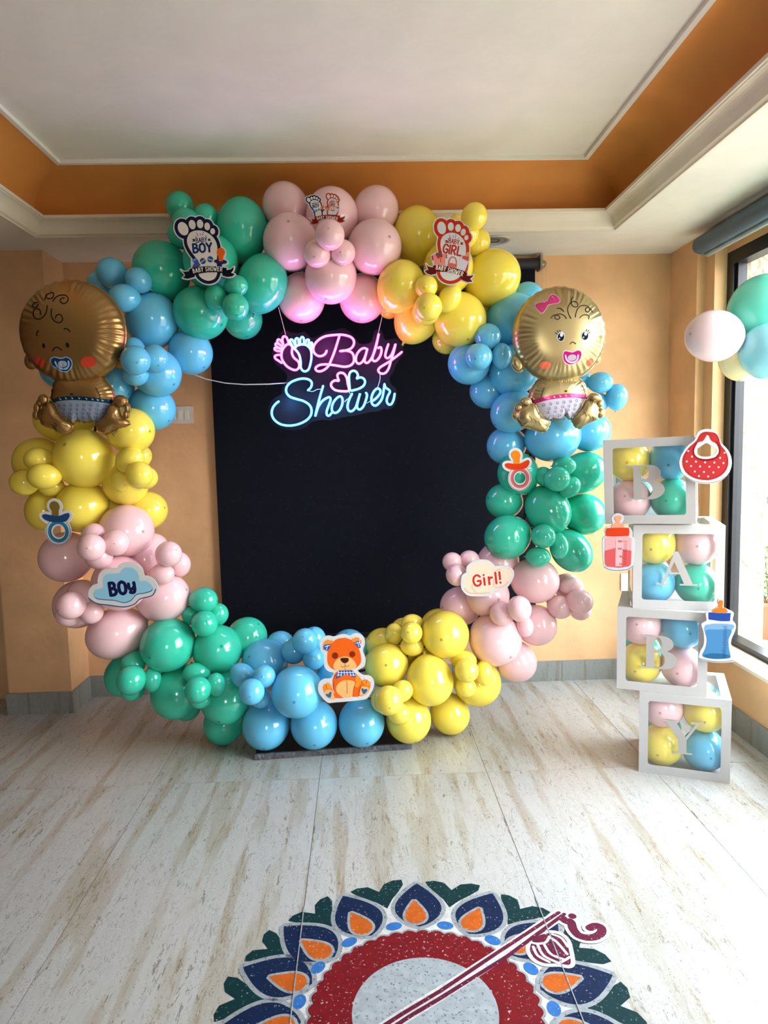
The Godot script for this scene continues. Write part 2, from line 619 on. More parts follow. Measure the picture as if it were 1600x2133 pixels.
# ---------------------------------------------------------------- the setting
func room():
	var wall := plaster(PEACH, 0.012, 1.2, 0.75)
	var white := plaster(Color8(232, 228, 214), 0.012, 1.0, 0.8, 0.02)
	# floor: a bed of grout with each slab laid on it
	var fl := frame_of("floor")
	obj("grout_bed", boxed(Vector3(-2.6, -0.12, -4.3), Vector3(1.9, -0.003, 3.2)), mat(Color8(92, 88, 80), 0.9), fl)
	var slabs := []
	for j in 2:
		var m := StandardMaterial3D.new()
		m.albedo_texture = marble[j]
		m.roughness = 0.27
		m.metallic_specular = 0.45
		slabs.append(m)
	var ex := [-2.31, -1.607, -0.904, -0.206, 0.503, 1.205, 1.905]
	var ez := [-4.27, -2.87, -1.47, -0.07, 1.33, 2.73]
	for i in 6:
		for j in 5:
			var b := MB.new()
			var lo := Vector3(ex[i] + 0.001, -0.02, maxf(ez[j], -4.0) + 0.001)
			var hi := Vector3(minf(ex[i + 1], 1.76) - 0.001, 0.0, ez[j + 1] - 0.001)
			var su := 0.703 if (i + j) % 2 == 0 else -0.703
			var long: float = ez[j + 1] - ez[j]
			var over := (i + 2 * j) % 3 == 0
			b.uvm = Vector4(ex[i] + (0.0 if su > 0 else 0.703), ez[j + 1] if over else ez[j], su, -long if over else long)
			b.box(lo, hi)
			obj("floor_slab", b, slabs[(i + j * 2 + (i * j) % 3) % 2], fl)
	# walls
	struct("wall_back", boxed(Vector3(-2.6, -0.1, -4.2), Vector3(2.06, 2.9, -3.984)), wall)
	var pl := struct("wall_pillar", boxed(Vector3(-1.905, -0.05, -3.99), Vector3(-1.575, 2.42, -3.735)), wall)
	pl.set_meta("label", "orange pillar at the left end of the back wall")
	var low_bounce_brown := plaster(Color8(92, 58, 36), 0.02, 1.5, 0.6)  # brown made up for the unseen walls to lower bounced light
	struct("wall_left", boxed(Vector3(-2.6, -0.1, -4.0), Vector3(-2.35, 2.9, 3.2)), low_bounce_brown)
	# unseen wall behind the camera, its window placed and sized for frontal fill
	var wf := frame_of("wall_front")
	obj("wall_face", boxed(Vector3(-2.6, -0.1, 3.0), Vector3(0.4, 2.9, 3.2)), low_bounce_brown, wf)
	obj("wall_face", boxed(Vector3(1.2, -0.1, 3.0), Vector3(2.06, 2.9, 3.2)), low_bounce_brown, wf)
	obj("wall_face", boxed(Vector3(0.4, 2.2, 3.0), Vector3(1.2, 2.9, 3.2)), low_bounce_brown, wf)
	obj("wall_face", boxed(Vector3(0.4, -0.1, 3.0), Vector3(1.2, 0.9, 3.2)), low_bounce_brown, wf)
	var wr := frame_of("wall_right")
	obj("wall_face", boxed(Vector3(1.75, -0.1, -4.0), Vector3(2.06, 2.9, -3.67)), wall, wr)
	obj("inner_jamb", boxed(Vector3(1.792, -0.1, -3.68), Vector3(2.06, 2.9, -3.57)), wall, wr)
	obj("wall_face", boxed(Vector3(1.75, -0.1, -3.672), Vector3(2.06, 0.325, -0.9)), wall, wr)
	obj("wall_face", boxed(Vector3(1.853, 2.30, -3.58), Vector3(2.06, 2.9, -0.9)), wall, wr)
	obj("wall_face", boxed(Vector3(1.75, 2.36, -3.68), Vector3(1.86, 2.9, -0.9)), wall, wr)
	obj("wall_face", boxed(Vector3(1.75, -0.1, -0.9), Vector3(2.06, 2.9, 3.2)), wall, wr)
	var rough_wall := plaster(Color8(150, 144, 126), 0.03, 8.0, 0.95, 0.14)
	obj("outer_jamb", boxed(Vector3(1.925, 0.3, -3.6), Vector3(2.075, 2.5, -3.545)), rough_wall, wr)
	obj("window_ledge", boxed(Vector3(1.735, 0.325, -3.668), Vector3(1.86, 0.345, -0.9), 0.004), mat(Color8(228, 214, 190), 0.6), wr)
	# window in the right wall: black metal frame, glass
	var wn := frame_of("window_1")
	var black := mat(Color8(20, 24, 30), 0.35, 0.3)
	obj("sill_rail", boxed(Vector3(1.855, 0.325, -3.57), Vector3(1.925, 0.375, -0.9)), black, wn)
	obj("head_rail", boxed(Vector3(1.855, 2.235, -3.57), Vector3(1.925, 2.30, -0.9)), black, wn)
	obj("outer_sill", boxed(Vector3(1.925, 0.28, -3.6), Vector3(2.12, 0.315, -0.9)), plaster(Color8(118, 116, 110), 0.05, 5.0, 0.95, 0.25), wn)
	var glass := StandardMaterial3D.new()
	glass.transparency = BaseMaterial3D.TRANSPARENCY_ALPHA
	glass.albedo_color = Color(0.9, 0.96, 0.95, 0.04)
	glass.roughness = 0.02
	var px := [-3.57, -2.25, -0.9]
	for i in 3:
		var z: float = px[i] if i < 2 else -0.96
		var b := MB.new()
		b.box(Vector3(1.855, 0.375, z), Vector3(1.925, 2.235, z + 0.058))
		b.box(Vector3(1.868, 0.375, z + 0.058), Vector3(1.912, 2.235, z + 0.082))
		obj("stile", b, black, wn)
	for i in 2:
		var pn := MB.new()
		pn.quad(Vector3(1.89, 0.37, px[i] + 0.06), Vector3(1.89, 0.37, px[i + 1]), Vector3(1.89, 2.24, px[i + 1]), Vector3(1.89, 2.24, px[i] + 0.06))
		obj("pane", pn, glass, wn)
	# soffit round a raised tray, coved sides, flat panel
	var ce := frame_of("ceiling")
	obj("soffit", boxed(Vector3(-2.6, 2.408, -4.0), Vector3(-1.503, 2.483, 3.2)), white, ce)
	obj("soffit", boxed(Vector3(1.266, 2.408, -4.0), Vector3(1.86, 2.483, 3.2)), white, ce)
	obj("soffit", boxed(Vector3(-1.503, 2.408, -4.0), Vector3(1.266, 2.483, -3.503)), white, ce)
	obj("soffit", boxed(Vector3(-1.503, 2.408, 2.2), Vector3(1.266, 2.483, 3.2)), white, ce)
	obj("ceiling_panel", boxed(Vector3(-1.6, 2.668, -3.6), Vector3(1.4, 2.75, 2.3)), white, ce)
	var cove := MB.new()
	tray_loop(cove, range(0, 11).map(func(i): return Vector2(-0.01 + 0.214 * (1 - cos(i * PI / 20)), 2.47 + 0.185 * sin(i * PI / 20))), true)
	obj("cove", cove, plaster(Color8(214, 142, 66), 0.012, 1.0, 0.8), ce)
	var lip := MB.new()
	tray_loop(lip, [Vector2(0.202, 2.652), Vector2(0.222, 2.652), Vector2(0.222, 2.67)], false)
	struct("trim_1", lip, white)
	var pr: Array = [Vector2(-0.004, 2.41), Vector2(-0.002, 2.399), Vector2(0.006, 2.399), Vector2(0.008, 2.406), Vector2(0.013, 2.409), Vector2(0.016, 2.407), Vector2(0.021, 2.411), Vector2(0.023, 2.418)]
	for i in 7: pr.append(Vector2(0.025 + 0.042 * (1 - cos((i + 1) * PI / 14)), 2.418 + 0.046 * sin((i + 1) * PI / 14)))
	pr.append_array([Vector2(0.069, 2.467), Vector2(0.077, 2.467), Vector2(0.078, 2.480), Vector2(-0.012, 2.481)])
	var co := MB.new()
	tray_loop(co, pr, false)
	struct("trim_2", co, plaster(Color8(226, 216, 194), 0.02, 1.0, 0.6, 0.02))
	# granite skirting in lengths
	var granite := StandardMaterial3D.new()
	granite.albedo_texture = marble[1]
	granite.albedo_color = Color(0.80, 0.81, 0.80)
	granite.roughness = 0.4
	granite.uv1_triplanar = true
	granite.uv1_world_triplanar = true
	granite.uv1_scale = Vector3(2.6, 1.3, 2.6)
	var bb := frame_of("baseboard_back")
	for q in [[-1.575, -0.9], [-0.898, -0.2], [-0.198, 0.5], [0.502, 1.14], [1.142, 1.75]]:
		obj("skirting_piece", boxed(Vector3(q[0], -0.01, -3.99), Vector3(q[1], 0.118, -3.970)), granite, bb)
	var bp := frame_of("baseboard_pillar")
	obj("skirting_piece", boxed(Vector3(-1.917, -0.01, -3.74), Vector3(-1.563, 0.118, -3.722)), granite, bp)
	obj("skirting_piece", boxed(Vector3(-1.58, -0.01, -3.9695), Vector3(-1.563, 0.118, -3.7405)), granite, bp)
	var br := frame_of("baseboard_right")
	for i in 8:
		var z0 := -3.97 + i * 0.8
		obj("skirting_piece", boxed(Vector3(1.736, -0.01, z0 + 0.001), Vector3(1.76, 0.118, minf(z0 + 0.799, 2.99))), granite, br)
	# dark doorway left of the pillar
	var dr := frame_of("door_1")
	obj("door_leaf", boxed(Vector3(-2.349, 0.02, -3.95), Vector3(-2.31, 2.1, -3.1)), mat(Color8(52, 30, 20), 0.5), dr)
	obj("kick_plate", boxed(Vector3(-2.315, 0.02, -3.93), Vector3(-2.30, 0.22, -3.12)), mat(Color8(24, 28, 34), 0.4, 0.4), dr)


func tray_loop(b: MB, profile: Array, smooth: bool):
	# PROFILE (inset, height) swept round the tray opening with mitred corners
	var side := func(s: int, d: float, y: float) -> Array:
		var x0 := -1.503 + d
		var x1 := 1.266 - d
		var z0 := -3.503 + d
		var z1 := 2.2 - d
		var cs := [Vector3(x0, y, z0), Vector3(x1, y, z0), Vector3(x1, y, z1), Vector3(x0, y, z1)]
		return [cs[s], cs[(s + 1) % 4]]
	for s in 4:
		if smooth:
			var last := profile.size() - 1
			b.grid(12, last, func(u, w):
				var q: Vector2 = profile[roundi(w * last)]
				var e = side.call(s, q.x, q.y)
				return e[0].lerp(e[1], u), false)
		else:
			for i in profile.size() - 1:
				var e = side.call(s, profile[i].x, profile[i].y)
				var f = side.call(s, profile[i + 1].x, profile[i + 1].y)
				b.quad(e[0], e[1], f[1], f[0])


func outside():
	var slab := plaster(Color8(176, 172, 162), 0.05, 3.0, 0.95, 0.1)
	struct("trim_3", boxed(Vector3(2.075, -0.1, -9.0), Vector3(3.0, 0.05, 4.0)), slab)
	var iron := mat(Color8(36, 40, 44), 0.5, 0.4)
	var r := thing("balcony_railing", "dark metal balcony railing outside the window at the right edge", "railing", Vector3(2.9, 0.05, -5.2))
	obj("top_rail", boxed(Vector3(-0.025, 0.86, -3.0), Vector3(0.025, 0.91, 3.0)), iron, r)
	obj("bottom_rail", boxed(Vector3(-0.02, 0.1, -3.0), Vector3(0.02, 0.13, 3.0)), iron, r)
	for i in 40:
		obj("baluster", boxed(Vector3(-0.01, 0.0, -2.95 + i * 0.15), Vector3(0.01, 0.87, -2.93 + i * 0.15)), iron, r)
	var h := thing("street_house", "brownish house across the street beyond the balcony railing", "building", Vector3(8.5, -3.0, -13.5))
	obj("house_wall", boxed(Vector3(-2.5, 0, -2.5), Vector3(3.0, 5.6, 2.5)), plaster(Color8(150, 118, 104), 0.03, 2.0), h)
	var roof := MB.new()
	roof.prism_raw(pv([-2.9, 5.6, 3.4, 5.6, 0.2, 6.6]), -2.8, 2.8)
	obj("roof", roof, mat(Color8(120, 84, 74), 0.8), h)
	for i in 3:
		var w := obj("window_opening", boxed(Vector3(-1.8 + i * 1.6, 3.4, 2.45), Vector3(-1.0 + i * 1.6, 4.6, 2.52)), mat(Color8(60, 66, 72), 0.3), h)
		obj("window_bar", boxed(Vector3(-1.42 + i * 1.6, 3.4, 2.52), Vector3(-1.38 + i * 1.6, 4.6, 2.54)), iron, w)
	var p := thing("potted_shrub", "small green shrub in a pot standing by the balcony railing", "plant", Vector3(2.7, 0.05, -4.55))
	var pot := MB.new()
	pot.lathe(pv([0.0, 0.0, 0.09, 0.0, 0.125, 0.22, 0.135, 0.22, 0.135, 0.25, 0.11, 0.25, 0.1, 0.2, 0.0, 0.2]), 20)
	obj("pot", pot, mat(Color8(140, 84, 60), 0.8), p)
	var rng := RandomNumberGenerator.new()
	rng.seed = 5
	var stems := MB.new()
	var leaves := MB.new()
	for i in 14:
		var a := rng.randf() * TAU
		var top := Vector3(cos(a) * rng.randf_range(0.05, 0.2), rng.randf_range(0.4, 0.75), sin(a) * rng.randf_range(0.05, 0.2))
		stems.tube(PackedVector3Array([Vector3(0, 0.2, 0), top * Vector3(0.4, 0.6, 0.4), top]), 0.004, 5)
		for j in 12:
			var q := Vector3(0, 0.2, 0).lerp(top, 0.35 + 0.65 * j / 12.0)
			var d := Vector3(rng.randfn(), rng.randfn() * 0.6, rng.randfn()).normalized()
			var s := d.cross(Vector3.UP).normalized() * 0.018
			leaves.quad(q, q + d * 0.035 - s, q + d * 0.08, q + d * 0.035 + s)
	obj("stems", stems, mat(Color8(84, 70, 44), 0.9), p)
	var lf := obj("foliage", leaves, mat(Color8(78, 128, 58), 0.6), p)
	lf.set_meta("kind", "stuff")


func blinds():
	var fabric := worn(Color8(15, 18, 27), Color8(40, 44, 54), -0.03, 31)
	fabric.uv1_scale = Vector3(1.7, 1.7, 1.7)
	fabric.roughness = 0.8
	fabric.metallic_specular = 0.25
	var t := thing("black_roller_blind", "wide black roller blind pulled down over the back wall behind the ring", "blind", Vector3(0.092, 0.307, -3.94))
	obj("fabric", boxed(Vector3(-0.889, 0.02, -0.003), Vector3(0.889, 2.35 - 0.307, 0.0)), fabric, t)
	var tb := MB.new()
	tb.tube(PackedVector3Array([Vector3(-0.905, 2.355 - 0.307, -0.008), Vector3(0.905, 2.355 - 0.307, -0.008)]), 0.03, 20)
	obj("roller_tube", tb, mat(Color8(24, 26, 30), 0.6), t)
	obj("bottom_bar", boxed(Vector3(-0.889, 0.0, -0.01), Vector3(0.889, 0.026, 0.008), 0.004), mat(Color8(18, 19, 22), 0.5), t)
	for s in [-1, 1]:
		var br := MB.new()
		br.box(Vector3(s * 0.918 - 0.006, 2.32 - 0.307, -0.044), Vector3(s * 0.918 + 0.006, 2.40 - 0.307, 0.03))
		br.tube(PackedVector3Array([Vector3(s * 0.918, 2.352 - 0.307, -0.006), Vector3(s * 0.93, 2.352 - 0.307, -0.006)]), 0.024, 16)
		obj("bracket", br, mat(Color8(150, 140, 120), 0.4, 0.6), t)
	var ch := MB.new()
	for i in 130:
		for s in [-0.008, 0.012]:
			ch.lathe(pv([0.0, 0.0022, 0.0016, 0.0016, 0.0022, 0.0, 0.0016, -0.0016, 0.0, -0.0022]), 6, Basis.IDENTITY, Vector3(0.932 + s, 2.34 - 0.307 - i * 0.0062, 0.02))
	var chain := obj("bead_chain", ch, mat(Color8(206, 190, 150), 0.4), t)
	chain.set_meta("kind", "stuff")
	# the rolled-up blind above the window
	var w := thing("rolled_blind", "rolled up grey blue blind under the ceiling above the right window", "blind", Vector3(1.71, 2.335, -3.55))
	var roll := MB.new()
	roll.tube(PackedVector3Array([Vector3(0, 0, 0), Vector3(0, 0, 2.6)]), 0.043, 28)
	obj("roll", roll, mat(Color8(74, 92, 106), 0.55), w)
	var bar := MB.new()
	bar.tube(PackedVector3Array([Vector3(0.026, -0.045, 0.01), Vector3(0.026, -0.045, 2.59)]), 0.014, 14)
	obj("bottom_bar", bar, mat(Color8(148, 168, 172), 0.35, 0.2), w)
	for z in [0.9, 2.5]:
		obj("bracket", boxed(Vector3(-0.012, 0.03, z), Vector3(0.012, 0.0735, z + 0.03)), mat(Color8(60, 66, 72), 0.5), w)


func fittings():
	var plate := mat(Color8(222, 216, 204), 0.4)
	var t := thing("switch_plate", "cream two-gang wall switch plate on orange wall beside the black blind", "switch", Vector3(-0.985, 1.58, -3.984))
	obj("plate", boxed(Vector3(-0.07, -0.047, 0), Vector3(0.07, 0.047, 0.011), 0.004), plate, t)
	for x in [-0.036, 0.0, 0.036]:
		obj("rocker", boxed(Vector3(x - 0.011, -0.024, 0.011), Vector3(x + 0.011, 0.024, 0.016), 0.003), mat(Color8(232, 228, 218), 0.35), t)
	var s := thing("socket_plate", "white wall socket plate low on the wall behind the letter boxes", "socket", Vector3(1.53, 0.57, -3.984))
	obj("plate", boxed(Vector3(-0.045, -0.05, 0), Vector3(0.045, 0.05, 0.011), 0.004), mat(Color8(240, 238, 230), 0.4), s)
	obj("outlet", boxed(Vector3(-0.004, -0.036, 0.011), Vector3(0.04, 0.036, 0.013), 0.003), mat(Color8(226, 224, 216), 0.4), s)
	for p in [[0.018, 0.018], [0.008, -0.006], [0.028, -0.006], [0.018, -0.02]]:
		var hole := MB.new()
		hole.lathe(pv([0.0, 0.0002, 0.004, 0.0, 0.004, -0.002, 0.0, -0.002]), 12, Basis(Vector3.RIGHT, PI / 2), Vector3(p[0], p[1], 0.0135))
		obj("pin_hole", hole, mat(Color8(30, 30, 30), 0.6), s)
	var d := thing("downlight", "round recessed downlight in the soffit near the yellow balloons", "light fitting", Vector3(0.702, 2.408, -3.67))
	var rim := MB.new()
	rim.lathe(pv([0.06, 0.0, 0.085, -0.0005, 0.086, -0.004, 0.078, -0.007, 0.064, -0.005, 0.058, -0.0005, 0.06, 0.0]), 40)
	obj("rim", rim, mat(Color8(210, 204, 192), 0.35, 0.3), d)
	var lens := MB.new()
	lens.lathe(pv([0.06, -0.0005, 0.05, -0.003, 0.03, -0.0035, 0.0, -0.004]), 32)
	obj("lens", lens, mat(Color8(150, 146, 136), 0.3), d)
	var rf := MB.new()
	rf.lathe(pv([0.036, -0.0042, 0.03, -0.0065, 0.024, -0.0042]), 28)
	obj("bezel", rf, mat(Color8(120, 112, 100), 0.4, 0.4), d)
	var paper := MB.new()
	paper.prism_raw(pv([-0.016, -0.01, 0.012, -0.012, 0.019, 0.004, 0.004, 0.012, -0.013, 0.006]), 0.0, 0.004)
	var pp := obj("paper_scrap", paper, mat(Color8(226, 208, 60), 0.6))
	pp.position = Vector3(1.60, 0.001, -3.08)
	pp.rotation.x = -PI / 2
	tag(pp, "tiny yellow scrap on the floor right of the lowest letter box", "scrap")


func floor_painting():
	var root := thing("floor_mandala", "painted peacock feather mandala on the marble floor at the bottom", "floor painting", Vector3(0.125, 0.0, -1.62))
	root.rotation.x = -PI / 2
	var chip := Color8(178, 176, 170)
	var navy := worn(Color8(12, 29, 60), chip, -0.02, 41)
	var teal := worn(Color8(8, 44, 46), chip, -0.02, 43)
	var orange := worn(Color8(176, 84, 22), chip, -0.01, 45)
	var maroon := worn(Color8(106, 14, 20), chip, 0.01, 47)
	var blue := worn(Color8(46, 100, 160), chip, -0.03, 49)
	var silver := worn(Color8(150, 156, 158), Color8(104, 110, 114), 0.08, 51)
	var grey := worn(Color8(140, 145, 146), Color8(100, 106, 110), 0.08, 53)
	var pale := worn(Color8(190, 189, 184), Color8(164, 160, 150), 0.06, 55)
	var plum := worn(Color8(88, 22, 46), chip, 0.0, 57)
	var polar := func(r: float, deg: float) -> Vector2: return Vector2.from_angle(deg_to_rad(deg)) * r
	var under := MB.new()
	var rim := PackedVector2Array()
	for i in 120: rim.push_back(polar.call(0.445 + 0.03 * sin(i * TAU / 8.0), i * 3.0))
	under.cap_raw(rim, 0.0003)
	obj("white_ground", under, pale, root)
	var ring := MB.new()
	var scal := PackedVector2Array()
	for i in 360: scal.push_back(polar.call(0.281 + 0.010 * absf(sin(deg_to_rad(i * 22.0))), float(i)))
	ring.cap_raw(grown(scal, 0.006), 0.0006)
	obj("grey_edge", ring, grey, root)
	var red := MB.new()
	red.cap_raw(scal, 0.0009)
	obj("maroon_ring", red, maroon, root)
	var mid := MB.new()
	mid.cap_raw(oval(0, 0, 0.181, 0.181, 0, 72), 0.0012)
	obj("silver_disc", mid, silver, root)
	var angles := [183.0, 159.7, 139.0, 114.8, 87.8, 60.5, 35.5, 9.8, -14.5, -37.9, -61.3, -84.6, -108.0, -131.4, -154.2]
	var drop := func(r0: float, r1: float, w: float, deg: float, skew: float) -> PackedVector2Array:
		var q := PackedVector2Array()
		for i in 41:
			var t := i / 20.0 - 1.0
			var u := 1.0 - absf(t)
			var s := signf(t) * w * pow(sin(PI * pow(u, skew)), 0.9) * (1.0 - 0.12 * u)
			q.push_back(Vector2(lerpf(r0, r1, u), s).rotated(deg_to_rad(deg)))
		q.remove_at(40)
		return q
	for i in angles.size():
		var a: float = angles[i]
		var nx: float = angles[(i + 1) % angles.size()]
		var gap := fposmod(a - nx, 360.0)
		var halo := MB.new()
		var shape: PackedVector2Array = drop.call(0.305, 0.508, 0.074, a, 0.82)
		halo.cap_raw(grown(shape, 0.013), 0.0006)
		var pt := obj("petal", halo, grey, root)
		pt.set_meta("label", "grey outlined peacock feather petal")
		var nv := MB.new()
		nv.cap_raw(shape, 0.0009)
		obj("navy_field", nv, navy, pt)
		var og := MB.new()
		var eye: PackedVector2Array = drop.call(0.318, 0.425, 0.032, a + 1.5, 0.62)
		og.cap_raw(grown(eye, 0.008), 0.0012)
		obj("eye_outline", og, grey, pt)
		var oe := MB.new()
		oe.cap_raw(eye, 0.0015)
		obj("orange_eye", oe, orange, pt)
		var dt := MB.new()
		dt.cap_raw(oval(polar.call(0.318, a - gap / 2).x, polar.call(0.318, a - gap / 2).y, 0.017, 0.024, a - gap / 2), 0.0009)
		obj("blue_dot", dt, blue, root)
		var m := a - gap / 2
		var lf := MB.new()
		var q := PackedVector2Array()
		for p in [[0.400, 0.0], [0.435, -3.5], [0.465, -7.4], [0.497, -10.2], [0.517, -11.2], [0.524, -8.2], [0.518, -4.2], [0.484, -0.8], [0.518, 2.0], [0.532, 5.6], [0.532, 9.0], [0.505, 9.2], [0.472, 6.8], [0.44, 3.6]]:
			q.push_back(polar.call(p[0], m - p[1] * gap / 29.0))
		lf.cap_raw(q, 0.0005)
		obj("green_leaf", lf, teal, root)
	# the long lute-like figure laid across the mandala
	var st := MB.new()
	st.fy = 1.0
	st.line(pv([0.438, 0.336, 0.225, 0.179, 0.049, 0.054, -0.053, -0.014, -0.182, -0.108]), 0.042, 0.0018)
	var sk := obj("lute_stick", st, pale, root)
	var l2 := MB.new()
	l2.fy = 1.0
	l2.line(pv([0.429, 0.338, 0.209, 0.18, 0.046, 0.06, -0.053, -0.005, -0.182, -0.096]), 0.012, 0.0021)
	l2.line(pv([0.443, 0.33, 0.239, 0.169, 0.035, 0.031, -0.031, -0.011, -0.054, -0.027, -0.182, -0.122]), 0.012, 0.0021)
	obj("stick_line", l2, plum, sk)
	var hd := MB.new()
	hd.fy = 1.0
	var scroll := curve([0.433, 0.312, 0.44, 0.299, 0.452, 0.295, 0.45, 0.264, 0.458, 0.238, 0.48, 0.227, 0.504, 0.23, 0.525, 0.245, 0.531, 0.266, 0.517, 0.274, 0.499, 0.266])
	hd.line(scroll, 0.046, 0.0018)
	var so := obj("lute_scroll", hd, pale, root)
	var hs := MB.new()
	hs.fy = 1.0
	hs.line(scroll, 0.026, 0.0021)
	hs.ell(0.464, 0.319, 0.012, 0.012, 0, 0.0022)
	obj("scroll_curl", hs, plum, so)
	var gd := MB.new()
	var gourd := curve([0.333, 0.238, 0.313, 0.207, 0.307, 0.182, 0.314, 0.155, 0.335, 0.138, 0.371, 0.135, 0.397, 0.128, 0.407, 0.145, 0.415, 0.195, 0.416, 0.224, 0.402, 0.246, 0.374, 0.252], true)
	gd.cap_raw(grown(gourd, 0.012), 0.0018)
	var go := obj("lute_gourd", gd, pale, root)
	var gm := MB.new()
	gm.cap_raw(gourd, 0.0021)
	obj("gourd_field", gm, plum, go)
	var gs := MB.new()
	gs.fy = 1.0
	for s in [[0.319, 0.201, 0.323, 0.167, 0.348, 0.141], [0.333, 0.209, 0.339, 0.166, 0.371, 0.136], [0.351, 0.213, 0.36, 0.17, 0.393, 0.146], [0.374, 0.235, 0.389, 0.214, 0.404, 0.167], [0.385, 0.247, 0.406, 0.23, 0.414, 0.195], [0.37, 0.134, 0.393, 0.146, 0.408, 0.156], [0.317, 0.218, 0.334, 0.212, 0.358, 0.216, 0.374, 0.238]]: gs.line(curve(s), 0.008, 0.0024)
	obj("gourd_stripe", gs, pale, go)
	# slab joints showing through the paint
	for x in [-0.331, 0.378]:
		obj("joint_line", boxed(Vector3(x - 0.0015, -0.42, 0.001), Vector3(x + 0.0015, 0.42, 0.0026)), grey, root)


func stand():
	var t := thing("ring_stand", "low black stand with a grey front edge under the blue balloons", "stand", Vector3(-0.152, 0.0, -3.1))
	obj("base", boxed(Vector3(-0.352, 0.003, -0.62), Vector3(0.352, 0.0245, -0.004)), mat(Color8(16, 18, 22), 0.5), t)
	obj("front_edge", boxed(Vector3(-0.355, 0.0, -0.004), Vector3(0.355, 0.027, 0.008)), plaster(Color8(88, 90, 94), 0.09, 4.0, 0.7, 0.3), t)
	t.rotation.y = 0.08
	var hoop := MB.new()
	var path := PackedVector3Array()
	for i in 72: path.push_back(Vector3(-0.218, 1.293, -3.33) + Vector3(cos(i * TAU / 72) * 1.025, sin(i * TAU / 72) * 0.985, 0.06 * -sin(i * TAU / 72)))
	hoop.tube(path, 0.006, 8, true)
	var hm := obj("hoop", hoop, mat(Color8(28, 28, 30), 0.4, 0.6), t)
	hm.global_transform = Transform3D.IDENTITY


# ---------------------------------------------------------------- balloons
func balloon_mesh(m: int) -> ArrayMesh:
	var b := MB.new()
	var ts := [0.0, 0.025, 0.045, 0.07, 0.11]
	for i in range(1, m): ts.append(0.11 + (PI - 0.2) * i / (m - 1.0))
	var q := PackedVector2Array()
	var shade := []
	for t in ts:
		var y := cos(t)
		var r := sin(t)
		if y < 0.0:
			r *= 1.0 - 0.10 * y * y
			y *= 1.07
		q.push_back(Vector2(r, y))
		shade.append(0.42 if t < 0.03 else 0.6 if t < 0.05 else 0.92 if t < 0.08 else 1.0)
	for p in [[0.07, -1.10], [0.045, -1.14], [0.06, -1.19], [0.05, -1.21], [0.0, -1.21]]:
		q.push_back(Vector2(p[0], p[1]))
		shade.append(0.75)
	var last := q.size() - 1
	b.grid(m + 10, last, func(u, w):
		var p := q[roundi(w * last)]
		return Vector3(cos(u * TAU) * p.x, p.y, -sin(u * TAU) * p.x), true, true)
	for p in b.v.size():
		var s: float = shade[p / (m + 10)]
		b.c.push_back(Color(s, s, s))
	return b.mesh()


func latex(kind: String) -> StandardMaterial3D:
	if not mats.has(kind):
		var m := StandardMaterial3D.new()
		m.albedo_color = {"P": Color8(251, 208, 210), "G": Color8(58, 202, 168), "B": Color8(104, 198, 236), "Y": Color8(254, 232, 92), "P_backlit": Color8(250, 226, 230), "G_backlit": Color8(112, 236, 212), "B_backlit": Color8(150, 228, 242), "Y_backlit": Color8(254, 244, 186)}[kind]  # last four: same latex, paled so the window backlight sits in the colour
		m.roughness = 0.13
		m.metallic_specular = 0.6
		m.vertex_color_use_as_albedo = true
		m.backlight_enabled = true
		m.backlight = Color(0.36, 0.36, 0.36)
		mats[kind] = m
	return mats[kind]


func balloon(kind: String, x: float, y: float, z: float, wide: float, long: float, tip: Vector3, label: String, group: String):
	if meshes.is_empty():
		meshes[28] = balloon_mesh(28)
		meshes[20] = balloon_mesh(20)
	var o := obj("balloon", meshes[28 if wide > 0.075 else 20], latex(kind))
	var up := tip.normalized()
	var side := up.cross(Vector3(0.3, 0.2, 1)).normalized()
	o.transform = Transform3D(Basis(side * wide, up * long, side.cross(up) * wide), Vector3(x, y, z))
	tag(o, label, "balloon", group)


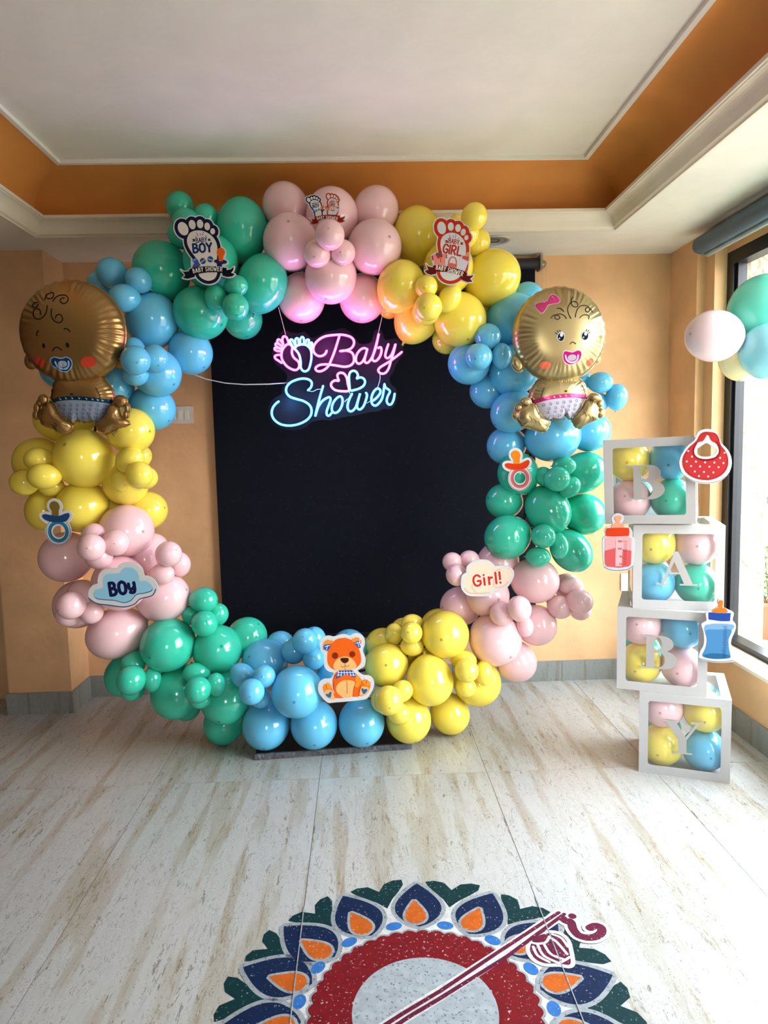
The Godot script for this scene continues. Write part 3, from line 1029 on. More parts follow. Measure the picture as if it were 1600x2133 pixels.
func garland():
	var g := ""
	g = "blue balloons around the gold baby boy"
	balloon("B", -1.161, 2.151, -3.356, 0.0569, 0.0598, Vector3(-0.78, 0.53, 0.33), "small dark-looking blue balloon behind the topmost small blue one above baby boy", g)
	balloon("B", -1.085, 2.182, -3.287, 0.0664, 0.0697, Vector3(-0.72, 0.60, 0.33), "topmost small blue balloon above right of the gold baby boy head", g)
	balloon("B", -0.956, 2.138, -3.237, 0.0550, 0.0577, Vector3(-0.74, 0.55, 0.40), "small blue balloon touching the dark green balloon, right of the topmost blue one", g)
	balloon("B", -1.014, 2.057, -3.210, 0.0609, 0.0672, Vector3(-0.97, -0.00, 0.24), "small blue balloon overlapping the upper right rim of the gold baby boy head", g)
	balloon("B", -0.927, 1.977, -3.319, 0.1199, 0.1259, Vector3(0.32, 0.88, 0.35), "largest blue balloon right of the gold baby boy head", g)
	balloon("B", -0.767, 1.836, -3.343, 0.0994, 0.1044, Vector3(0.63, -0.70, 0.34), "blue balloon against the black blind edge, right of the baby boy", g)
	balloon("B", -0.926, 1.767, -3.035, 0.0611, 0.0641, Vector3(0.36, -0.25, 0.90), "front small blue balloon of the four-piece cluster at baby boy right ear", g)
	balloon("B", -0.991, 1.840, -3.224, 0.0510, 0.0535, Vector3(0.07, -0.01, 1.00), "small blue balloon peeking over the front one at baby boy right ear", g)
	balloon("B", -0.870, 1.783, -3.120, 0.0597, 0.0627, Vector3(0.42, -0.54, 0.73), "right small blue balloon of the cluster at baby boy right ear", g)
	balloon("B", -0.958, 1.725, -3.129, 0.0558, 0.0586, Vector3(0.56, -0.37, 0.74), "lowest small blue balloon of the cluster at baby boy right ear", g)
	balloon("B", -0.902, 1.738, -3.255, 0.1077, 0.1131, Vector3(0.76, -0.51, 0.40), "big blue balloon behind the small cluster at baby boy right ear", g)
	balloon("B", -0.950, 1.585, -3.332, 0.1019, 0.1070, Vector3(0.75, -0.57, 0.33), "lowest big blue balloon, just left of the wall switch plate", g)
	balloon("B", -1.123, 1.683, -3.306, 0.0984, 0.1033, Vector3(0.85, -0.36, 0.39), "big blue balloon half hidden behind the gold baby boy body", g)
	balloon("B", -1.378, 1.774, -3.390, 0.0915, 0.0961, Vector3(-0.87, 0.36, 0.34), "blue balloon mostly hidden under left of gold baby boy chin", g)
	g = "green balloons around the baby boy footprint sign"
	balloon("G", -0.779, 2.480, -3.330, 0.0626, 0.0657, Vector3(-0.31, 0.89, 0.33), "topmost small green balloon above the baby boy footprint sign", g)
	balloon("G", -0.737, 2.384, -3.251, 0.0612, 0.0643, Vector3(-0.34, 0.79, 0.51), "small green balloon directly behind the top edge of baby boy footprint sign", g)
	balloon("G", -0.658, 2.423, -3.294, 0.0535, 0.0562, Vector3(-0.27, 0.86, 0.44), "small green balloon above the toes of the baby boy footprint sign, right", g)
	balloon("G", -0.783, 2.356, -3.336, 0.0575, 0.0604, Vector3(-0.58, 0.75, 0.33), "small green balloon at the left edge of the baby boy footprint sign", g)
	balloon("G", -0.503, 2.375, -3.319, 0.1147, 0.1363, Vector3(0.00, 0.97, 0.24), "tall big green balloon between baby boy footprint sign and the pink balloons", g)
	balloon("G", -0.885, 2.207, -3.359, 0.1272, 0.1336, Vector3(-0.39, 0.86, 0.33), "big dark green balloon below left of the baby boy footprint sign", g)
	balloon("G", -0.639, 2.219, -3.259, 0.1214, 0.1275, Vector3(0.25, 0.04, 0.97), "big green balloon right behind the baby boy footprint sign", g)
	balloon("G", -0.415, 2.124, -3.267, 0.1116, 0.1288, Vector3(0.33, 0.91, 0.24), "big glossy green balloon right of the baby boy sign beside pink balloons", g)
	balloon("G", -0.704, 2.005, -3.303, 0.1195, 0.1255, Vector3(0.80, -0.49, 0.34), "big green balloon below the baby boy footprint sign", g)
	balloon("G", -0.517, 2.094, -3.170, 0.0458, 0.0520, Vector3(0.97, 0.00, 0.24), "upper small green balloon of the trio below the baby boy sign", g)
	balloon("G", -0.612, 2.049, -3.192, 0.0503, 0.0587, Vector3(-0.00, -0.97, 0.24), "left small green balloon of the trio below the baby boy sign", g)
	balloon("G", -0.521, 2.000, -3.148, 0.0580, 0.0609, Vector3(0.21, -0.70, 0.69), "front small green balloon of the trio below the baby boy sign", g)
	balloon("G", -0.530, 1.993, -3.400, 0.0908, 0.0954, Vector3(0.19, -0.92, 0.35), "green balloon hanging behind against the black blind, under the green trio", g)
	g = "pink balloons at the top of the ring"
	balloon("P", -0.308, 2.472, -3.330, 0.1030, 0.1082, Vector3(-0.31, 0.89, 0.34), "pink balloon at the back, top left of the pink cluster", g)
	balloon("P", -0.097, 2.420, -3.300, 0.1186, 0.1245, Vector3(-0.16, 0.93, 0.34), "big pink balloon behind the small twin footprints sign", g)
	balloon("P", 0.101, 2.452, -3.330, 0.1024, 0.1075, Vector3(0.47, 0.82, 0.33), "pink balloon at the back, top right of the pink cluster", g)
	balloon("P", -0.283, 2.296, -3.251, 0.1213, 0.1273, Vector3(0.03, 0.43, 0.90), "big pink balloon left of the small pink trio at ring top", g)
	balloon("P", 0.089, 2.270, -3.256, 0.1199, 0.1259, Vector3(0.50, 0.12, 0.86), "big pink balloon right of the small pink trio at ring top", g)
	balloon("P", -0.102, 2.272, -3.066, 0.0623, 0.0654, Vector3(-0.04, 0.12, 0.99), "upper small pink balloon covering the bottom of the twin footprints sign", g)
	balloon("P", -0.160, 2.213, -3.129, 0.0585, 0.0614, Vector3(-0.18, -0.44, 0.88), "left small pink balloon of the trio at ring top", g)
	balloon("P", -0.051, 2.219, -3.141, 0.0547, 0.0574, Vector3(-0.16, -0.21, 0.96), "right small pink balloon of the trio at ring top", g)
	balloon("P", -0.109, 2.144, -3.250, 0.1156, 0.1214, Vector3(-0.20, -0.88, 0.44), "big pink balloon below the small pink trio at ring top", g)
	balloon("P", -0.250, 2.073, -3.354, 0.1084, 0.1138, Vector3(-0.02, -0.94, 0.33), "pink balloon hanging lowest left over the black blind top", g)
	balloon("P", 0.030, 2.067, -3.354, 0.1065, 0.1118, Vector3(-0.19, -0.92, 0.33), "pink balloon hanging lowest right over the black blind top", g)
	g = "yellow balloons around the baby girl footprint sign"
	balloon("Y", 0.290, 2.350, -3.366, 0.1129, 0.1284, Vector3(0.00, 0.97, 0.24), "big deep yellow balloon left of the baby girl footprint sign", g)
	balloon("Y", 0.202, 2.095, -3.236, 0.1049, 0.1156, Vector3(0.49, 0.84, 0.24), "big yellow balloon touching pink, below left of baby girl sign", g)
	balloon("Y", 0.518, 2.361, -3.138, 0.0557, 0.0585, Vector3(0.48, 0.71, 0.52), "topmost small yellow balloon above right of the baby girl sign", g)
	balloon("Y", 0.499, 2.317, -3.223, 0.0531, 0.0595, Vector3(0.00, 0.97, 0.24), "small pale yellow balloon behind the toes of the baby girl sign", g)
	balloon("Y", 0.557, 2.298, -3.299, 0.0588, 0.0617, Vector3(0.57, 0.75, 0.33), "small yellow balloon beside the ceiling downlight", g)
	balloon("Y", 0.466, 2.388, -3.328, 0.0394, 0.0414, Vector3(0.46, 0.82, 0.33), "tiny yellow sliver of balloon above the baby girl sign", g)
	balloon("Y", 0.420, 2.179, -3.270, 0.1125, 0.1181, Vector3(0.21, 0.87, 0.45), "yellow balloon right behind the baby girl footprint sign", g)
	balloon("Y", 0.630, 2.145, -3.322, 0.1246, 0.1308, Vector3(0.72, 0.61, 0.33), "big yellow balloon at far right of the baby girl sign", g)
	balloon("Y", 0.307, 2.073, -3.152, 0.0501, 0.0526, Vector3(-0.28, -0.31, 0.91), "upper small yellow balloon of the cluster below the baby girl sign", g)
	balloon("Y", 0.309, 1.976, -3.094, 0.0596, 0.0626, Vector3(-0.37, -0.22, 0.90), "front small yellow balloon of the cluster below the baby girl sign", g)
	balloon("Y", 0.412, 2.027, -3.174, 0.0485, 0.0632, Vector3(0.49, 0.84, 0.24), "right small yellow balloon of the cluster below the baby girl sign", g)
	balloon("Y", 0.310, 1.978, -3.201, 0.0617, 0.0648, Vector3(-0.58, -0.58, 0.58), "small yellow balloon hidden behind the front one below baby girl sign", g)
	balloon("Y", 0.279, 1.970, -3.350, 0.1025, 0.1136, Vector3(0.49, 0.84, 0.24), "yellow balloon hanging low over the blind below the small yellow cluster", g)
	balloon("Y", 0.472, 1.953, -3.289, 0.1206, 0.1266, Vector3(0.20, -0.79, 0.58), "big yellow balloon beside the blue ones, below the baby girl sign", g)
	balloon("Y", 0.425, 1.883, -3.396, 0.0692, 0.0726, Vector3(-0.53, -0.78, 0.34), "dark yellow balloon sliver hanging under the big yellow one over blind", g)
	balloon("Y", 0.156, 2.035, -3.402, 0.0519, 0.0545, Vector3(-0.21, -0.91, 0.35), "small yellow sliver between pink and yellow balloons over the blind", g)
	balloon("Y", 0.599, 2.047, -3.403, 0.0612, 0.0642, Vector3(0.60, 0.65, 0.46), "yellow sliver between the big yellow balloons and the first blue one", g)
	g = "blue balloons around the gold baby girl"
	balloon("B", 0.729, 1.951, -3.343, 0.1285, 0.1349, Vector3(0.81, 0.48, 0.33), "big blue balloon left of the gold baby girl bow", g)
	balloon("B", 0.806, 2.060, -3.403, 0.0794, 0.0834, Vector3(0.78, 0.53, 0.33), "light blue balloon behind the top left of gold baby girl head", g)
	balloon("B", 0.587, 1.865, -3.220, 0.0582, 0.0611, Vector3(0.18, 0.14, 0.97), "upper small blue balloon of the trio left of the baby girl", g)
	balloon("B", 0.540, 1.772, -3.180, 0.0597, 0.0627, Vector3(-0.42, -0.24, 0.88), "pale small blue balloon at the front of the trio left of baby girl", g)
	balloon("B", 0.646, 1.777, -3.204, 0.0452, 0.0559, Vector3(0.00, 0.97, 0.24), "right small blue balloon of the trio left of the baby girl", g)
	balloon("B", 0.515, 1.758, -3.311, 0.0977, 0.0977, Vector3(-0.91, -0.33, 0.24), "blue balloon farthest left over the blind beside the baby girl", g)
	balloon("B", 0.727, 1.725, -3.310, 0.1158, 0.1216, Vector3(0.52, 0.74, 0.42), "big blue balloon at the left ear of the gold baby girl", g)
	balloon("B", 0.614, 1.634, -3.385, 0.0821, 0.0862, Vector3(-0.94, 0.05, 0.33), "blue balloon against the blind below the trio left of baby girl", g)
	balloon("B", 0.715, 1.533, -3.301, 0.0960, 0.1094, Vector3(-0.79, -0.56, 0.24), "blue balloon left of the gold baby girl waist", g)
	balloon("B", 0.700, 1.375, -3.374, 0.0906, 0.0951, Vector3(-0.91, -0.26, 0.33), "dark blue balloon just above the red dummy sign", g)
	balloon("B", 0.900, 1.415, -3.278, 0.1204, 0.1264, Vector3(0.87, 0.28, 0.40), "big bright blue balloon directly below the gold baby girl", g)
	balloon("B", 1.085, 1.432, -3.327, 0.0951, 0.0999, Vector3(0.93, 0.19, 0.33), "light blue balloon below right foot of the gold baby girl", g)
	balloon("B", 1.109, 1.653, -3.247, 0.0483, 0.0571, Vector3(0.97, 0.00, 0.24), "upper small light blue balloon beside the baby girl right hand", g)
	balloon("B", 1.190, 1.587, -3.262, 0.0509, 0.0598, Vector3(0.00, 0.97, 0.24), "outermost small light blue balloon right of the baby girl", g)
	balloon("B", 1.044, 1.670, -3.307, 0.0414, 0.0434, Vector3(0.92, 0.20, 0.34), "small pale blue balloon behind the baby girl right shoulder", g)
	balloon("B", 1.120, 1.566, -3.303, 0.0448, 0.0471, Vector3(0.93, 0.14, 0.33), "small blue balloon behind the baby girl right foot", g)
	g = "green balloons at the right of the ring"
	balloon("G", 0.745, 1.241, -3.319, 0.0974, 0.1023, Vector3(-0.50, 0.80, 0.33), "green balloon right behind the red dummy sign", g)
	balloon("G", 1.051, 1.240, -3.319, 0.0954, 0.1159, Vector3(0.91, 0.33, 0.24), "tall bright green balloon beside the topmost letter box", g)
	balloon("G", 0.937, 1.276, -3.224, 0.0441, 0.0529, Vector3(0.97, 0.00, 0.24), "upper small green balloon of the cluster right of red dummy", g)
	balloon("G", 0.889, 1.220, -3.174, 0.0565, 0.0593, Vector3(0.64, 0.05, 0.76), "front small green balloon right of the red dummy sign", g)
	balloon("G", 0.962, 1.178, -3.226, 0.0442, 0.0553, Vector3(0.69, 0.69, 0.24), "lower right small green balloon of the cluster right of red dummy", g)
	balloon("G", 0.849, 1.230, -3.264, 0.0402, 0.0446, Vector3(0.00, 0.97, 0.24), "small green balloon between the red dummy and the front small one", g)
	balloon("G", 0.685, 1.109, -3.363, 0.0852, 0.0894, Vector3(-0.91, 0.22, 0.34), "dark green balloon against the blind below the red dummy", g)
	balloon("G", 0.876, 1.068, -3.282, 0.1037, 0.1172, Vector3(0.49, -0.84, 0.24), "big green balloon in the middle of the right green cluster", g)
	balloon("G", 1.070, 1.039, -3.361, 0.1018, 0.1069, Vector3(0.90, -0.28, 0.33), "bright green balloon touching the edge of the topmost letter box", g)
	balloon("G", 0.679, 0.949, -3.264, 0.1033, 0.1100, Vector3(-0.91, -0.33, 0.24), "big green balloon on the blind side above the pink balloons", g)
	balloon("G", 0.826, 0.961, -3.174, 0.0547, 0.0574, Vector3(0.55, -0.18, 0.82), "upper small green balloon of the lower right green trio", g)
	balloon("G", 0.807, 0.864, -3.188, 0.0463, 0.0551, Vector3(0.97, 0.00, 0.24), "lowest small green balloon just above the pink balloons", g)
	balloon("G", 0.908, 0.909, -3.209, 0.0443, 0.0598, Vector3(-0.00, -0.97, 0.24), "right small dark green balloon of the lower right green trio", g)
	balloon("G", 0.993, 0.870, -3.304, 0.0914, 0.1119, Vector3(0.62, -0.74, 0.24), "lowest big green balloon at the right of the ring", g)
	g = "pink balloons around the girl cloud sign"
	balloon("P", 0.650, 0.814, -3.351, 0.0994, 0.1044, Vector3(-0.76, -0.55, 0.34), "pink balloon at the back above the girl cloud sign", g)
	balloon("P", 0.421, 0.837, -3.271, 0.0462, 0.0485, Vector3(-0.81, 0.48, 0.35), "left small pink balloon above the girl cloud sign", g)
	balloon("P", 0.501, 0.843, -3.272, 0.0473, 0.0497, Vector3(-0.80, 0.42, 0.44), "right small pink balloon above the girl cloud sign", g)
	balloon("P", 0.432, 0.788, -3.203, 0.0508, 0.0534, Vector3(-0.62, 0.63, 0.47), "small pink balloon at the left tip of girl cloud sign", g)
	balloon("P", 0.465, 0.608, -3.343, 0.0950, 0.0997, Vector3(-0.91, 0.06, 0.42), "peach-looking pink balloon below left of the girl cloud sign", g)
	balloon("P", 0.582, 0.675, -3.265, 0.1029, 0.1081, Vector3(0.31, 0.00, 0.95), "big pink balloon behind the girl cloud sign", g)
	balloon("P", 0.811, 0.739, -3.268, 0.1076, 0.1130, Vector3(0.90, -0.17, 0.40), "big pink balloon right of the girl cloud sign", g)
	balloon("P", 0.987, 0.688, -3.346, 0.0639, 0.0671, Vector3(0.85, -0.41, 0.33), "pale pink balloon behind the outer pink trio at the wall side", g)
	balloon("P", 0.984, 0.702, -3.266, 0.0477, 0.0568, Vector3(0.97, 0.00, 0.24), "upper small pink balloon of the outer trio at right", g)
	balloon("P", 1.002, 0.649, -3.192, 0.0567, 0.0595, Vector3(0.83, -0.33, 0.45), "front small pink balloon of the outer trio at right", g)
	balloon("P", 0.923, 0.614, -3.244, 0.0565, 0.0593, Vector3(0.88, -0.33, 0.34), "left small pink balloon of the outer trio at right", g)
	balloon("P", 1.024, 0.593, -3.262, 0.0501, 0.0526, Vector3(0.86, -0.37, 0.34), "lowest small pink balloon of the outer trio at right", g)
	balloon("P", 0.688, 0.656, -3.058, 0.0532, 0.0595, Vector3(-0.33, 0.91, 0.24), "small pink balloon in front, below right of the girl cloud sign", g)
	balloon("P", 0.736, 0.548, -3.157, 0.0396, 0.0484, Vector3(-0.00, -0.97, 0.24), "small pink balloon just under the front one below girl cloud", g)
	balloon("P", 0.622, 0.620, -3.117, 0.0553, 0.0580, Vector3(0.25, -0.05, 0.97), "half sunk pink balloon between girl cloud and big pink balloon", g)
	balloon("P", 0.607, 0.479, -3.202, 0.1206, 0.1266, Vector3(0.39, -0.44, 0.81), "biggest pink balloon beside the lower right yellow balloons", g)
	balloon("P", 0.822, 0.518, -3.289, 0.0963, 0.0986, Vector3(0.74, -0.62, 0.24), "pink balloon on the outer right, below the outer trio", g)
	balloon("P", 0.721, 0.345, -3.282, 0.0965, 0.1013, Vector3(0.69, -0.64, 0.34), "lowest pink balloon above the floor skirting at right", g)
	g = "yellow balloons at the lower right of the ring"
	balloon("Y", 0.361, 0.503, -3.338, 0.0939, 0.0986, Vector3(-0.17, 0.86, 0.48), "yellow balloon sliver behind the top big yellow one at lower right", g)
	balloon("Y", 0.373, 0.513, -3.191, 0.1098, 0.1153, Vector3(-0.28, 0.06, 0.96), "top big yellow balloon at lower right, beside the pink ones", g)
	balloon("Y", 0.223, 0.556, -3.259, 0.0407, 0.0519, Vector3(-0.97, -0.00, 0.24), "top small yellow balloon of the four against the blind", g)
	balloon("Y", 0.138, 0.504, -3.257, 0.0429, 0.0542, Vector3(0.00, 0.97, 0.24), "left small yellow balloon of the four against the blind", g)
	balloon("Y", 0.213, 0.538, -3.149, 0.0503, 0.0528, Vector3(-0.34, 0.30, 0.89), "front small yellow balloon of the four against the blind", g)
	balloon("Y", 0.219, 0.462, -3.195, 0.0466, 0.0533, Vector3(0.97, 0.00, 0.24), "lowest small yellow balloon of the four against the blind", g)
	balloon("Y", 0.186, 0.497, -3.338, 0.0613, 0.0644, Vector3(0.02, 0.92, 0.39), "dark yellow balloon behind the four small ones against blind", g)
	balloon("Y", 0.089, 0.426, -3.335, 0.0868, 0.0912, Vector3(-0.78, 0.52, 0.35), "dark yellow balloon at the back, right above the teddy bear ear", g)
	balloon("Y", 0.244, 0.385, -3.333, 0.0742, 0.0780, Vector3(0.61, -0.71, 0.35), "yellow balloon at the back between the big yellow ones", g)
	balloon("Y", 0.100, 0.368, -3.215, 0.1030, 0.1081, Vector3(-0.07, 0.31, 0.95), "greenish yellow big balloon right beside the teddy bear sign", g)
	balloon("Y", 0.293, 0.316, -3.134, 0.1074, 0.1139, Vector3(0.17, -0.96, 0.24), "big yellow balloon in the centre of the lower right cluster", g)
	balloon("Y", 0.453, 0.398, -3.150, 0.0484, 0.0572, Vector3(0.97, 0.00, 0.24), "upper small yellow balloon of the lower right quartet", g)
	balloon("Y", 0.450, 0.383, -3.058, 0.0535, 0.0561, Vector3(0.11, -0.29, 0.95), "front pale small yellow balloon of the lower right quartet", g)
	balloon("Y", 0.542, 0.341, -3.135, 0.0417, 0.0571, Vector3(-0.00, -0.97, 0.24), "right small yellow balloon of the lower right quartet", g)
	balloon("Y", 0.457, 0.281, -3.133, 0.0461, 0.0484, Vector3(0.42, -0.61, 0.67), "lowest small yellow balloon of the lower right quartet", g)
	balloon("Y", 0.527, 0.262, -3.248, 0.1115, 0.1161, Vector3(0.74, -0.62, 0.24), "big yellow balloon farthest right, under the pink balloons", g)
	balloon("Y", 0.098, 0.284, -2.988, 0.0638, 0.0669, Vector3(0.01, -0.15, 0.99), "front small yellow balloon right of the teddy bear foot", g)
	balloon("Y", 0.073, 0.252, -3.078, 0.0538, 0.0565, Vector3(0.01, -0.42, 0.91), "small yellow balloon tucked between teddy bear foot and front yellow one", g)
	balloon("Y", 0.161, 0.295, -3.068, 0.0472, 0.0515, Vector3(0.62, 0.74, 0.24), "upper small yellow balloon of the trio near the teddy bear foot", g)
	balloon("Y", 0.145, 0.197, -3.051, 0.0471, 0.0514, Vector3(0.97, 0.00, 0.24), "lower small yellow balloon of the trio near the teddy bear foot", g)
	balloon("Y", 0.192, 0.130, -3.154, 0.1041, 0.1093, Vector3(0.22, -0.74, 0.63), "big yellow balloon resting low over the stand right end", g)
	balloon("Y", 0.398, 0.102, -3.271, 0.0943, 0.0990, Vector3(0.40, -0.85, 0.33), "yellow balloon closest to the floor right of the stand", g)
	g = "blue balloons at the bottom of the ring"
	balloon("B", -0.471, 0.393, -3.258, 0.1059, 0.1112, Vector3(-0.55, 0.43, 0.71), "big blue balloon upper left in the bottom blue cluster", g)
	balloon("B", -0.403, 0.460, -3.335, 0.0553, 0.0645, Vector3(0.97, 0.00, 0.24), "dark blue balloon at the back against the blind bottom, left", g)
	balloon("B", -0.075, 0.422, -3.334, 0.0878, 0.0922, Vector3(-0.12, 0.93, 0.33), "dark blue balloon behind the teddy bear head", g)
	balloon("B", -0.135, 0.334, -3.179, 0.0929, 0.0975, Vector3(0.18, 0.09, 0.98), "big blue balloon left behind the teddy bear sign", g)
	balloon("B", -0.461, 0.133, -3.138, 0.1073, 0.1127, Vector3(-0.02, -0.70, 0.71), "left one of three big blue balloons resting on the stand", g)
	balloon("B", -0.241, 0.134, -3.122, 0.1070, 0.1123, Vector3(0.06, -0.51, 0.86), "middle one of three big blue balloons resting on the stand", g)
	balloon("B", -0.025, 0.133, -3.126, 0.1052, 0.1104, Vector3(0.22, -0.57, 0.79), "right one of three big blue balloons resting on the stand", g)
	balloon("B", -0.304, 0.317, -3.044, 0.1143, 0.1200, Vector3(-0.03, -0.03, 1.00), "big blue balloon in front, left of the teddy bear sign", g)
	balloon("B", -0.267, 0.523, -3.118, 0.0582, 0.0611, Vector3(-0.08, 0.56, 0.82), "front small blue balloon of the quartet left of the bear head", g)
	balloon("B", -0.236, 0.496, -3.256, 0.0540, 0.0567, Vector3(-0.12, 0.93, 0.35), "small blue balloon at the top beside the bear left ear", g)
	balloon("B", -0.329, 0.452, -3.206, 0.0576, 0.0605, Vector3(0.22, 0.73, 0.65), "left small blue balloon of the quartet left of the bear head", g)
	balloon("B", -0.233, 0.434, -3.144, 0.0512, 0.0538, Vector3(-0.09, 0.48, 0.87), "lowest small blue balloon of the quartet left of bear head", g)
	balloon("B", -0.550, 0.377, -3.107, 0.0516, 0.0602, Vector3(0.69, -0.69, 0.24), "left small blue balloon of the quartet beside the green balloons", g)
	balloon("B", -0.444, 0.399, -3.023, 0.0503, 0.0528, Vector3(-0.02, 0.29, 0.96), "right small blue balloon of the quartet beside the green balloons", g)
	balloon("B", -0.490, 0.354, -2.960, 0.0555, 0.0582, Vector3(0.02, -0.03, 1.00), "front small blue balloon of the quartet beside the green balloons", g)
	balloon("B", -0.473, 0.284, -3.078, 0.0471, 0.0494, Vector3(-0.14, -0.28, 0.95), "lowest small blue balloon of the quartet beside the green balloons", g)
	g = "green balloons at the lower left of the ring"
	balloon("G", -0.739, 0.698, -3.240, 0.0598, 0.0665, Vector3(0.97, 0.00, 0.24), "topmost small green balloon beside the lower left blind edge", g)
	balloon("G", -0.678, 0.626, -3.261, 0.0469, 0.0514, Vector3(0.00, 0.97, 0.24), "right small green balloon of the quartet at the blind edge", g)
	balloon("G", -0.726, 0.602, -3.181, 0.0600, 0.0630, Vector3(0.33, 0.40, 0.85), "front small green balloon of the quartet at the blind edge", g)
	balloon("G", -0.807, 0.625, -3.261, 0.0402, 0.0447, Vector3(0.00, 0.97, 0.24), "left small dark green balloon of the quartet at the blind edge", g)
	balloon("G", -0.906, 0.499, -3.219, 0.1227, 0.1288, Vector3(-0.41, -0.20, 0.89), "big green balloon below the pink balloons at lower left", g)
	balloon("G", -0.689, 0.459, -3.254, 0.1154, 0.1212, Vector3(0.34, 0.37, 0.86), "big green balloon under the quartet at the blind edge", g)
	balloon("G", -0.564, 0.489, -3.336, 0.0965, 0.1013, Vector3(0.62, 0.71, 0.33), "green balloon at the back against the blind, near the blue ones", g)
	balloon("G", -1.065, 0.419, -3.203, 0.0550, 0.0578, Vector3(-0.37, -0.70, 0.61), "upper small green balloon of the outer left quartet", g)
	balloon("G", -1.049, 0.371, -3.116, 0.0633, 0.0665, Vector3(-0.39, -0.60, 0.70), "front small green balloon of the outer left quartet", g)
	balloon("G", -0.972, 0.354, -3.170, 0.0415, 0.0568, Vector3(-0.00, -0.97, 0.24), "right small green balloon of the outer left quartet", g)
	balloon("G", -1.079, 0.287, -3.210, 0.0443, 0.0509, Vector3(-0.97, -0.00, 0.24), "lowest small green balloon of the outer left quartet", g)
	balloon("G", -1.152, 0.335, -3.279, 0.0745, 0.0902, Vector3(-0.00, -0.97, 0.24), "dark green balloon behind the outer left quartet near the pillar", g)
	balloon("G", -1.077, 0.422, -3.333, 0.0549, 0.0577, Vector3(-0.60, -0.73, 0.34), "dark green balloon sliver under the lowest pink balloon", g)
	balloon("G", -0.772, 0.378, -3.165, 0.0481, 0.0612, Vector3(-0.97, -0.00, 0.24), "upper small green balloon of the middle green quartet", g)
	balloon("G", -0.730, 0.352, -3.012, 0.0563, 0.0591, Vector3(-0.24, -0.30, 0.92), "front small green balloon of the middle green quartet", g)
	balloon("G", -0.664, 0.352, -3.073, 0.0425, 0.0553, Vector3(0.00, 0.97, 0.24), "right small green balloon of the middle green quartet", g)
	balloon("G", -0.739, 0.286, -3.082, 0.0427, 0.0491, Vector3(-0.97, -0.00, 0.24), "lowest small green balloon of the middle green quartet", g)
	balloon("G", -0.885, 0.263, -3.246, 0.1190, 0.1249, Vector3(-0.42, -0.81, 0.42), "big green balloon left of the middle green quartet, above floor", g)
	balloon("G", -0.646, 0.249, -3.178, 0.1147, 0.1204, Vector3(-0.13, -0.59, 0.80), "big green balloon right of the middle green quartet", g)
	balloon("G", -0.677, 0.098, -3.260, 0.0942, 0.0989, Vector3(-0.25, -0.90, 0.35), "lowest dark green balloon almost touching the floor", g)
	balloon("G", -0.860, 0.163, -3.323, 0.0645, 0.0677, Vector3(-0.47, -0.82, 0.33), "dark green sliver of balloon under the lower left big one", g)
	g = "pink balloons around the boy cloud sign"
	balloon("P", -1.077, 1.027, -3.254, 0.1219, 0.1279, Vector3(0.78, 0.04, 0.63), "big pale pink balloon above the boy cloud sign, by the yellow ones", g)
	balloon("P", -0.989, 0.932, -3.354, 0.0693, 0.0727, Vector3(0.89, 0.31, 0.33), "pink balloon at the back above the right pink trio", g)
	balloon("P", -1.010, 0.889, -3.272, 0.0621, 0.0652, Vector3(0.67, 0.46, 0.58), "deep pink balloon sunk between boy cloud and right pink trio", g)
	balloon("P", -1.363, 0.912, -3.272, 0.1149, 0.1206, Vector3(-0.91, -0.24, 0.34), "big pink balloon directly below the blue dummy sign", g)
	balloon("P", -1.185, 1.024, -3.151, 0.0531, 0.0558, Vector3(-0.08, -0.09, 0.99), "topmost small pink balloon, under the yellow balloons at left", g)
	balloon("P", -1.149, 0.989, -3.016, 0.0580, 0.0609, Vector3(0.07, 0.07, 1.00), "front small pink balloon of the quartet above the boy cloud", g)
	balloon("P", -1.075, 0.995, -3.101, 0.0587, 0.0616, Vector3(0.24, 0.05, 0.97), "right small pink balloon of the quartet above the boy cloud", g)
	balloon("P", -1.152, 0.938, -3.105, 0.0598, 0.0628, Vector3(0.17, 0.11, 0.98), "lowest small pink balloon of the quartet above the boy cloud", g)
	balloon("P", -0.862, 0.931, -3.147, 0.0576, 0.0605, Vector3(0.72, 0.39, 0.58), "upper small pink balloon of the trio right of boy cloud", g)
	balloon("P", -0.848, 0.864, -3.271, 0.0511, 0.0578, Vector3(0.00, 0.97, 0.24), "outer right small pink balloon of the trio right of boy cloud", g)
	balloon("P", -0.900, 0.838, -3.167, 0.0474, 0.0560, Vector3(0.97, 0.00, 0.24), "lower small pink balloon of the trio right of boy cloud", g)
	balloon("P", -1.091, 0.801, -3.171, 0.1228, 0.1289, Vector3(0.03, 0.18, 0.98), "big pink balloon right behind the boy cloud sign", g)
	balloon("P", -0.927, 0.710, -3.264, 0.1113, 0.1247, Vector3(0.91, 0.33, 0.24), "big pale pink balloon below right of the boy cloud sign", g)
	balloon("P", -1.331, 0.686, -3.293, 0.1097, 0.1152, Vector3(-0.72, -0.61, 0.34), "pink balloon at the back, lower left of boy cloud", g)
	balloon("P", -1.258, 0.764, -3.145, 0.0577, 0.0605, Vector3(-0.56, -0.22, 0.80), "upper small pink balloon of the cluster at left of boy cloud", g)
	balloon("P", -1.263, 0.734, -3.047, 0.0601, 0.0631, Vector3(-0.52, -0.13, 0.84), "front small pink balloon of the cluster at left of boy cloud", g)
	balloon("P", -1.215, 0.680, -3.141, 0.0514, 0.0539, Vector3(-0.45, -0.29, 0.85), "right small pink balloon of the cluster at left of boy cloud", g)
	balloon("P", -1.318, 0.668, -3.153, 0.0515, 0.0579, Vector3(-0.97, -0.00, 0.24), "lowest small pink balloon of the cluster at left of boy cloud", g)
